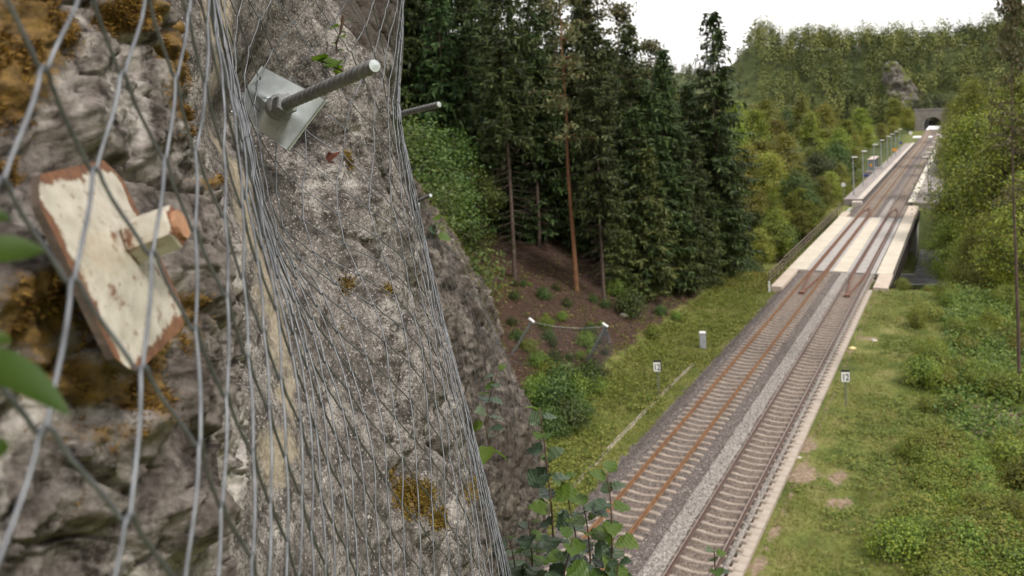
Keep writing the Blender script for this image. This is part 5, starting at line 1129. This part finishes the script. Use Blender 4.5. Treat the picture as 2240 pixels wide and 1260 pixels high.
# leaf litter and fallen twigs on the forest slope
M_LIT = leafmat('leaf_litter', [(.06, .03, .02), (.12, .065, .042), (.19, .11, .075), (.28, .18, .13)], .0, .95, 0)
X = g.uniform(-36, -20, 9000); Y = g.uniform(34, 62, 9000); c = np.stack([X, Y, terrain(X, Y)+.03], -1); d = unit(np.stack([g.normal(0, 1, 9000), g.normal(0, 1, 9000), g.normal(0, .25, 9000)], -1)); s = unit(np.cross(d, g.normal(0, .3, (9000, 3))+[0, 0, 1])); l = g.uniform(.06, .2, 9000)
V, F = leaf_quads(c, d, s, l, l*.5); tag(mk('leaf_litter', V, F, M_LIT), 'reddish-brown leaf litter on the forest slope', 'leaf litter', kind='stuff')
tw = []
for k in range(600):
    x, y = g.uniform(-34, -21), g.uniform(36, 60); a = g.uniform(0, 6.28); l = g.uniform(.4, 2.2); z0, z1 = gz(x, y)+.05, gz(x+l*math.cos(a), y+l*math.sin(a))+g.uniform(.03, .3); tw.append((np.array([[x, y, z0], [x+l*math.cos(a), y+l*math.sin(a), z1]]), [.018, .006]))
tv, tf = tubes(tw, 4); tag(mk('fallen_twigs', tv, tf, M_DEAD), 'fallen dead twigs scattered over the brown forest slope', 'twigs', kind='stuff')

# ================================================================== smaller things
# ---- number signs
M_SIGNW = plain('sign_white', (.70, .70, .68), (.78, .78, .76), 3, .6)
M_SIGNB = plain('sign_black', (.012, .012, .014), (.02, .02, .022), 3, .5)
M_SPOST = plain('sign_post_grey', (.16, .165, .16), (.24, .245, .24), 5, .6, .4)
def number_sign(p, hgt, label, side):
    s = thing('number_sign', label, 'sign', tuple(p), .36, 'number signs beside the line')
    MB().tube([(0, 0, -.3), (0, 0, hgt-.1)], .035, 8).build('post', M_SPOST, s)
    MB().box(-.235, .235, -.06, -.035, hgt-.66, hgt).build('back_board', M_SIGNB, s)
    x0 = -.235 if side else -.22; x1 = .165 if side else .215
    f = MB().prism([(x0+.03, hgt-.655), (x1-.03, hgt-.655), (x1, hgt-.625), (x1, hgt-.12), (x0, hgt-.12), (x0, hgt-.625)], 0, .012, ((0, -.062, 0), (1, 0, 0), (0, 0, 1), (0, -1, 0))).build('sign_face', M_SIGNW, s)
    cu = bpy.data.curves.new('digits', 'FONT'); cu.body = '12'; cu.size = .52; cu.align_x = 'CENTER'; cu.extrude = .003; cu.offset = .008
    tmp = bpy.data.objects.new('digits_curve', cu); COL.objects.link(tmp); bpy.context.view_layer.update()
    me = bpy.data.meshes.new_from_object(tmp.evaluated_get(bpy.context.evaluated_depsgraph_get())); bpy.data.objects.remove(tmp)
    me.materials.clear(); me.materials.append(M_SIGNB); o = bpy.data.objects.new('digits', me); COL.objects.link(o); o.parent = f
    o.rotation_euler = (math.pi/2, 0, 0); o.location = ((x0+x1)/2, -.081, hgt-.57); o.scale = (.72, 1.0, 1)
    MB().box(-.06, .06, -.033, -.01, hgt-.5, hgt-.2).build('bracket', M_SPOST, s)
q = on_ground(1441, 866); number_sign(q, 2.15, 'white number sign 12 with black border in the left grass verge', True)
q = on_ground(1851, 892); number_sign(q, 2.12, 'white number sign 12 on a post in the right meadow', False)
# ---- cabinet
M_CAB = plain('cabinet_grey', (.30, .31, .34), (.38, .39, .42), 4, .6); M_CABT = plain('cabinet_lid', (.62, .62, .63), (.7, .7, .7), 4, .6)
q = on_ground(1538, 763); cb = thing('equipment_cabinet', 'slim grey equipment cabinet with pale lid on the left bank', 'cabinet', tuple(q), .2)
MB().box(-.2, .2, -.16, .16, -.2, 1.12, .01).build('body', M_CAB, cb); MB().box(-.225, .225, -.185, .185, 1.123, 1.2, .015).build('lid', M_CABT, cb)
dd = MB().box(-.17, .17, -.175, -.163, .08, 1.05).build('door', M_CAB, cb); MB().box(.11, .135, -.19, -.177, .5, .66).build('handle', M_SPOST, dd)
# ---- rockfall fence at the foot of the forest
def fence():
    r = thing('rockfall_fence', 'sagging rockfall fence on leaning steel posts below the forest', 'fence', tuple(gpt(1118, 778)))
    b = [gpt(1117, 780), gpt(1276, 806)]; t_ = [at(1164, 703, np.dot(b[0]-CAM, FW)-.6), at(1325, 713, np.dot(b[1]-CAM, FW)-.6)]
    inv = Matrix.Translation(tuple(-float(v) for v in r.location))
    b0 = b[0]+(b[0]-b[1]); t0 = t_[0]+(t_[0]-t_[1])
    for p, q in zip(b, t_):
        e = unit(q-p); sx = unit(np.cross(e, [0, 1, 0.])); sy = np.cross(e, sx); Lp = np.linalg.norm(q-p)
        poly = [(-.07, -.07), (.07, -.07), (.07, -.05), (.012, -.05), (.012, .05), (.07, .05), (.07, .07), (-.07, .07), (-.07, .05), (-.012, .05), (-.012, -.05), (-.07, -.05)]
        o = MB().prism(poly, -.3, Lp, (p, sx, sy, e)).build('post', M_SPOST, r); o.matrix_parent_inverse = inv
        o2 = MB().prism([(-.14, -.1), (.26, -.1), (.26, .1), (-.14, .1)], Lp+.002, Lp+.07, (p, sx, sy, e)).build('post_head', M_CABT, o)
    def edge(a, c, s, n=26): u = np.linspace(0, 1, n)[:, None]; return a*(1-u)+c*u-np.array([0, 0, 1])*s*4*u*(1-u)
    fr = unit(np.cross(b[1]-b[0], [0, 0, 1.])); fr = fr if np.dot(fr, CAM-b[0]) > 0 else -fr
    bot = edge(b[0]+fr*.8, b[1]+fr*.6, .1); bot[:, 2] = terrain(bot[:, 0], bot[:, 1])+.06; top = edge(t_[0], t_[1], .25)
    for nm, E, rd in (('top_rope', top, .008), ('bottom_rope', bot, .012)):
        o = MB().tube(E, rd, 5).build(nm, M_WIRE, r); o.matrix_parent_inverse = inv
    nu, nv = 44, 20
    def surf(u, v):
        a = np.array([np.interp(u, np.linspace(0, 1, len(top)), top[:, k]) for k in range(3)]); c = np.array([np.interp(u, np.linspace(0, 1, len(bot)), bot[:, k]) for k in range(3)])
        return a*(1-v)+c*v+fr*.45*math.sin(math.pi*v)-np.array([0, 0, .25])*math.sin(math.pi*v)
    lst = []
    for i in range(nu):
        lst.append((np.array([surf(min(1, (i+((j+i) % 2))/nu), j/nv) for j in range(nv+1)]), .006))
    tv, tf = tubes(lst, 3); o = mk('net', tv, tf, M_WIRE, r); o.matrix_parent_inverse = inv; o['kind'] = 'stuff'
    # slack net gathered at the right post
    lst = []
    for i in range(22):
        w_ = i/21; a = t_[1]+np.array([.05, 0, -.1-.1*w_]); c = b[1]+fr*(.5+.3*w_)+unit(b[1]-b[0])*(w_*.4-.25); u = np.linspace(0, 1, 12)[:, None]
        P = a*(1-u)+c*u+unit(b[1]-b[0])*.75*w_*np.sin(math.pi*u)+fr*.5*np.sin(math.pi*u)*w_; lst.append((P, .009))
    tv, tf = tubes(lst, 3); o = mk('gathered_net', tv, tf, M_WIRE, r); o.matrix_parent_inverse = inv
fence()
# ---- small bits: yellow stone, pale stones, fallen branches
M_STONE = plain('pale_stone', (.38, .34, .29), (.55, .5, .44), 6, .9, 0, .4, 30); M_YST = plain('yellow_stone', (.62, .50, .2), (.72, .6, .3), 6, .9)
def stone(p, s, mat, label, seed):
    g = np.random.default_rng(seed); u, v = np.meshgrid(np.linspace(0, 2*math.pi, 14), np.linspace(0, math.pi, 9)); P = np.stack([np.cos(u)*np.sin(v)*1.3, np.sin(u)*np.sin(v), np.cos(v)*.6], -1)
    P = P*(1+.25*fbm(P+seed, 1.3, 3, 5))[..., None]*s+np.array([0, 0, s*.25]); o = mk('stone', P, grid_faces(9, 14), mat, smooth=False); o.location = tuple(p); tag(o, label, 'stone')
stone(gpt(1865, 764), .2, M_YST, 'bright yellowish stone at the meadow edge by the trough', 1); stone(gpt(1365, 692), .28, M_STONE, 'pale stone in front of the dark bush at the forest foot', 2); stone(gpt(1912, 747), .18, M_STONE, 'flat pale stone in the right meadow', 3); stone(gpt(1748, 1003), .12, M_STONE, 'pale stone between cable trough and grass', 4)
M_LOG = plain('bleached_wood', (.30, .25, .2), (.5, .43, .36), 6, .85)
for a, c, r, lb in (((2150, 915), (2205, 945), .07, 'bleached fallen branch on bare soil, the thicker lower one'), ((2188, 918), (2238, 935), .045, 'thin bleached fallen branch at the right edge'), ((2140, 925), (2190, 912), .035, 'thin grey fallen branch crossing the thicker one')):
    p, q = gpt(*a)+[0, 0, .12], gpt(*c)+[0, 0, .10]; mdl = (p+q)/2+[0, 0, .08]
    o = MB().tube([p, (p+mdl)/2+[.03, 0, .03], mdl, (mdl+q)/2, q], [r, r*.95, r*.85, r*.7, r*.45], 7).tube([mdl, mdl+[.3, .4, .3]], [r*.5, r*.2], 5).build('fallen_branch', M_LOG); tag(o, lb, 'branch', 'fallen branches')
p = gpt(1683, 640); o = thing('marker_post', 'short white marker post at the end of the left walkway', 'post', tuple(p)); MB().box(-.07, .07, -.05, .05, -.2, 1.0, .02).build('shaft', M_SIGNW, o); MB().box(-.075, .075, -.055, .055, .86, .94).build('band', M_CAB, o)
# barrier posts by the lane, right of the bridge
p = at(2006, 648, 74); z0 = gz(p[0], p[1])
o = thing('lane_barrier', 'dark upright posts with a pale footing beside the lane right of the bridge', 'barrier', (p[0], p[1], z0))
for dx, h in ((-1.0, 1.3), (-.35, 1.2), (.35, 1.9)): MB().box(dx-.06, dx+.06, -.06, .06, -.3, h).build('post', M_RAILING, o)
MB().box(-1.0, .4, -.04, .04, .9, .98).build('bar', M_RAILING, o); MB().box(-.2, .9, -.3, .3, -.25, .08, .02).build('footing', M_EDGE, o)

# ================================================================== plants in front of the cliff
def hazel_leaf(n=7):
    """rounded pointed leaf, serrated, folded at the midrib; length 1 along +X"""
    u = np.linspace(0, 1, n); wdt = .46*np.sin(math.pi*np.clip(u*1.02, 0, 1)**.72)**.8; wdt[0] = .02; wdt[-1] = .0
    V = [(x, 0, -.28*x*x) for x in u]
    for s in (1, -1):
        V += [(x-.06*(i % 2), s*w_*(1+.09*(i % 2)), -.28*x*x+.26*w_+.045*math.sin(i*2.1+s)) for i, (x, w_) in enumerate(zip(u, wdt))]
    F = []
    for k, s in ((n, 1), (2*n, -1)):
        for i in range(n-1): f = (i, i+1, k+i+1, k+i); F.append(f if s < 0 else f[::-1])
    return V, F
V, F = hazel_leaf(12)
def leaf_top(name, c0, c1, c2, tr=.3):
    t = NT(name); tc_ = t.obj(); sp = t.n('ShaderNodeSeparateXYZ'); t.l(tc_, sp.inputs[0])
    wv = t.n('ShaderNodeTexWave'); wv.bands_direction = 'DIAGONAL'; wv.inputs['Scale'].default_value = 3.5; wv.inputs['Distortion'].default_value = 1.5; t.l(tc_, wv.inputs[0])
    oi = t.n('ShaderNodeObjectInfo'); col = t.ramp(oi.outputs['Random'], [(0, c0), (.5, c1), (1, c2)]); col = t.mix(t.math('MULTIPLY', wv.outputs['Fac'], .05), col, (.13, .17, .09))
    b = t.n('ShaderNodeBsdfPrincipled'); t.l(col, b.inputs['Base Color']); b.inputs['Roughness'].default_value = .42; b.inputs['Specular IOR Level'].default_value = .55
    t.l(t.bump(wv.outputs['Fac'], .15, .02), b.inputs['Normal'])
    trn = t.n('ShaderNodeBsdfTranslucent'); t.l(t.mix(1., col, (1.6, 1.7, .6), 'MULTIPLY'), trn.inputs[0]); ms = t.n('ShaderNodeMixShader'); ms.inputs[0].default_value = tr
    t.l(b.outputs[0], ms.inputs[1]); t.l(trn.outputs[0], ms.inputs[2]); t.l(ms.outputs[0], t.o.inputs[0]); return t.m
M_HZ = leaf_top('hazel_leaf_dark', (.028, .055, .028), (.045, .075, .036), (.075, .105, .05), .15); M_HZL = leaf_top('hazel_leaf_light', (.06, .115, .014), (.085, .145, .018), (.115, .17, .028), .45)
M_STEM = plain('shoot_stem', (.07, .045, .03), (.14, .09, .06), 30, .8)
lv = {}
for nm, mt in (('d', M_HZ), ('l', M_HZL)):
    me = bpy.data.meshes.new('leaf'); me.from_pydata(V, [], F); me.materials.append(mt); me.polygons.foreach_set('use_smooth', np.ones(len(me.polygons), bool)); lv[nm] = me
def shoot(name, label, pts, depth, nl, size, seed, light=.35, from_=.12, cat='plant', group=None):
    g = np.random.default_rng(seed); P = np.array([at(x, y, depth) for x, y in pts]); P = resample(smooth1(resample(P, 30), 6, 0), 30)
    r = thing(name, label, cat, tuple(P[0]), group=group); inv = Matrix.Translation(tuple(-float(v) for v in P[0])); rl = np.linalg.norm(P[-1]-P[0])
    o = MB().tube(P, np.linspace(.0055, .0018, 30), 6).build('stem', M_STEM, r, True); o.matrix_parent_inverse = inv
    for i in range(nl):
        u = from_+(1-from_)*(i+g.uniform(-.2, .2))/(nl-.6); u = min(1, max(.02, u)); k = u*29; b = np.array([np.interp(k, np.arange(30), P[:, c]) for c in range(3)])
        a = i*2.4+g.normal(0, .4); h = RT*math.cos(a)+(-FW)*math.sin(a); s = size*g.uniform(.7, 1.2)*(1-.45*u**2)
        d = unit(h+np.array([0, 0, g.uniform(-.45, .35)+.5*u])); stalk = b+d*s*.22
        X = d; nrm = unit(np.array([0, 0, 1.])+h*g.uniform(-.2, .5)+g.normal(0, .22, 3)-.12*FW); Y = unit(np.cross(nrm, X)); Z = np.cross(X, Y)
        m_ = Matrix(((X[0]*s, Y[0]*s, Z[0]*s, stalk[0]), (X[1]*s, Y[1]*s, Z[1]*s, stalk[1]), (X[2]*s, Y[2]*s, Z[2]*s, stalk[2]), (0, 0, 0, 1)))
        o = bpy.data.objects.new('leaf', lv['l'] if g.random() < light*(.5+u) else lv['d']); COL.objects.link(o); o.parent = r; o.matrix_parent_inverse = inv; o.matrix_basis = m_
        st = MB().tube([b, stalk+d*.002], [.0012, .001], 4).build('leaf_stalk', M_STEM, o); st.matrix_parent_inverse = (inv.inverted() @ inv @ m_).inverted()
SH = [([(1215, 1330), (1208, 1120), (1190, 960), (1178, 880)], 3.1, 23, 0.105, 'tallest leafy shoot beside the outcrop at the bottom edge'),
      ([(1265, 1340), (1262, 1180), (1240, 1080), (1222, 1030)], 3.3, 14, 0.100, 'short leafy shoot just right of the tallest shoot'),
      ([(1330, 1345), (1340, 1180), (1335, 1080), (1325, 1025)], 2.9, 19, 0.105, 'leafy shoot standing in front of the left track rails'),
      ([(1285, 1345), (1292, 1220), (1285, 1150), (1275, 1100)], 2.9, 16, 0.105, 'bushy leafy shoot between the tallest shoot and the rails'),
      ([(1160, 1340), (1165, 1230), (1160, 1170), (1155, 1130)], 3.2, 14, 0.105, 'leafy shoot low against the outcrop foot'),
      ([(1120, 1340), (1130, 1260), (1120, 1200), (1110, 1170)], 3.3, 11, 0.105, 'leafy shoot beside the lower edge of the net'),
      ([(1230, 1350), (1230, 1270), (1245, 1210), (1255, 1170)], 2.8, 13, 0.105, 'leafy shoot at the bottom edge in front of the others'),
      ([(1350, 1350), (1345, 1290), (1350, 1250), (1352, 1225)], 2.8, 9, 0.084, 'low leafy shoot at the bottom edge, far right of the clump'),
      ([(1568, 1340), (1566, 1270), (1563, 1220), (1562, 1192)], 3.0, 10, 0.068, 'single leafy shoot tip in front of the right track'),
      ([(1075, 1010), (1062, 930), (1068, 880), (1092, 800)], 5.2, 14, 0.116, 'climbing leafy sprig on the face of the farther outcrop')]
for i, (pts, d, nl, s, lb) in enumerate(SH): shoot('hazel_shoot', lb, pts, d, nl, s, 200+i, .35 if i != 9 else .3, .1, 'plant', 'leafy shoots growing below the camera')
shoot('hazel_sprig', 'yellow-green leafy sprig growing behind the long ribbed bar', [(770, 165), (740, 150), (715, 140), (690, 125)], 2.3, 9, .06, 301, .9, .1)
shoot('hazel_sprig', 'tiny leafy sprig hanging at the top of the ridge', [(752, 30), (745, 70), (735, 95), (738, 120)], 2.42, 6, .03, 302, .9, .1)
shoot('hazel_sprig', 'small leafy sprig on top of the farther outcrop', [(950, 520), (960, 495), (965, 480), (968, 470)], 7.0, 6, .12, 303, .9, .1)
# dead curled leaf caught in the net
M_DEADLEAF = plain('dead_leaf', (.06, .018, .012), (.16, .05, .03), 60, .7)
o = mk('dead_leaf', [(0, 0, 0), (.02, .006, .012), (.045, .0, .004), (.02, -.01, -.014), (.03, .012, -.02), (.004, .01, .02), (.05, .014, .018)], [(0, 1, 2, 3), (0, 3, 4), (0, 5, 1), (1, 6, 2)], M_DEADLEAF); o.location = tuple(at(712, 345, 2.3)); tag(o, 'dark red dead leaf caught below the shiny plate', 'leaf')
# broad blade leaves close to the lens at the left edge
M_BLADE = leaf_top('blade_leaf', (.045, .085, .016), (.055, .1, .02), (.07, .115, .024), .3)
def blade_leaf(p0, p1, wd, parent, inv, name='leaf'):
    p0, p1 = at(*p0), at(*p1); ax = p1-p0; s = unit(np.cross(ax, FW)); nn = unit(np.cross(s, ax)); V = []
    for u in np.linspace(0, 1, 12):
        w_ = wd*math.sin(math.pi*min(1, u*.9+.1))**.8 if u < 1 else .0005; c = p0+ax*u+nn*.012*math.sin(math.pi*u)
        V += [c-s*w_+nn*w_*.35, c, c+s*w_+nn*w_*.35]
    o = mk(name, V, grid_faces(12, 3), M_BLADE, parent, True); o.matrix_parent_inverse = inv
bp = thing('broad_leaf_plant', 'blurred broad green leaves poking in at the left picture edge', 'plant', tuple(at(-120, 800, .46)))
inv = Matrix.Translation(tuple(-float(v) for v in bp.location))
blade_leaf((-170, 760, .44), (152, 908, .46), .0115, bp, inv); blade_leaf((-150, 555, .45), (97, 548, .46), .0085, bp, inv); blade_leaf((-140, 470, .46), (22, 480, .45), .004, bp, inv); blade_leaf((-90, 1040, .42), (8, 960, .42), .005, bp, inv); blade_leaf((-110, 755, .45), (25, 750, .45), .004, bp, inv)
o = MB().tube([at(-260, 1300, .5), at(-200, 1000, .47), at(-150, 760, .45), at(-140, 480, .46)], [.004, .0035, .003, .002], 6).build('stem', M_STEM, bp, True); o.matrix_parent_inverse = inv
# ---- grass on top of the outcrop
idx = []
g = np.random.default_rng(5); k = (pxD.ravel() > 780) & (yyD.ravel() > 385) & (yyD.ravel() < 780); cand = QD.reshape(-1, 3)[k]; pk = pxD.ravel()[k]; sil = np.interp(yyD.ravel()[k], [s[0] for s in silD], [s[1] for s in silD]); cand = cand[np.abs(pk-sil) < 22]
c = cand[g.integers(0, len(cand), 420)]
blades('grass', c[:, 0], c[:, 1], .13, .0025, M_GRASS, 'grass tufts along the top edge of the farther outcrop', 3, 7, c[:, 2], .6)
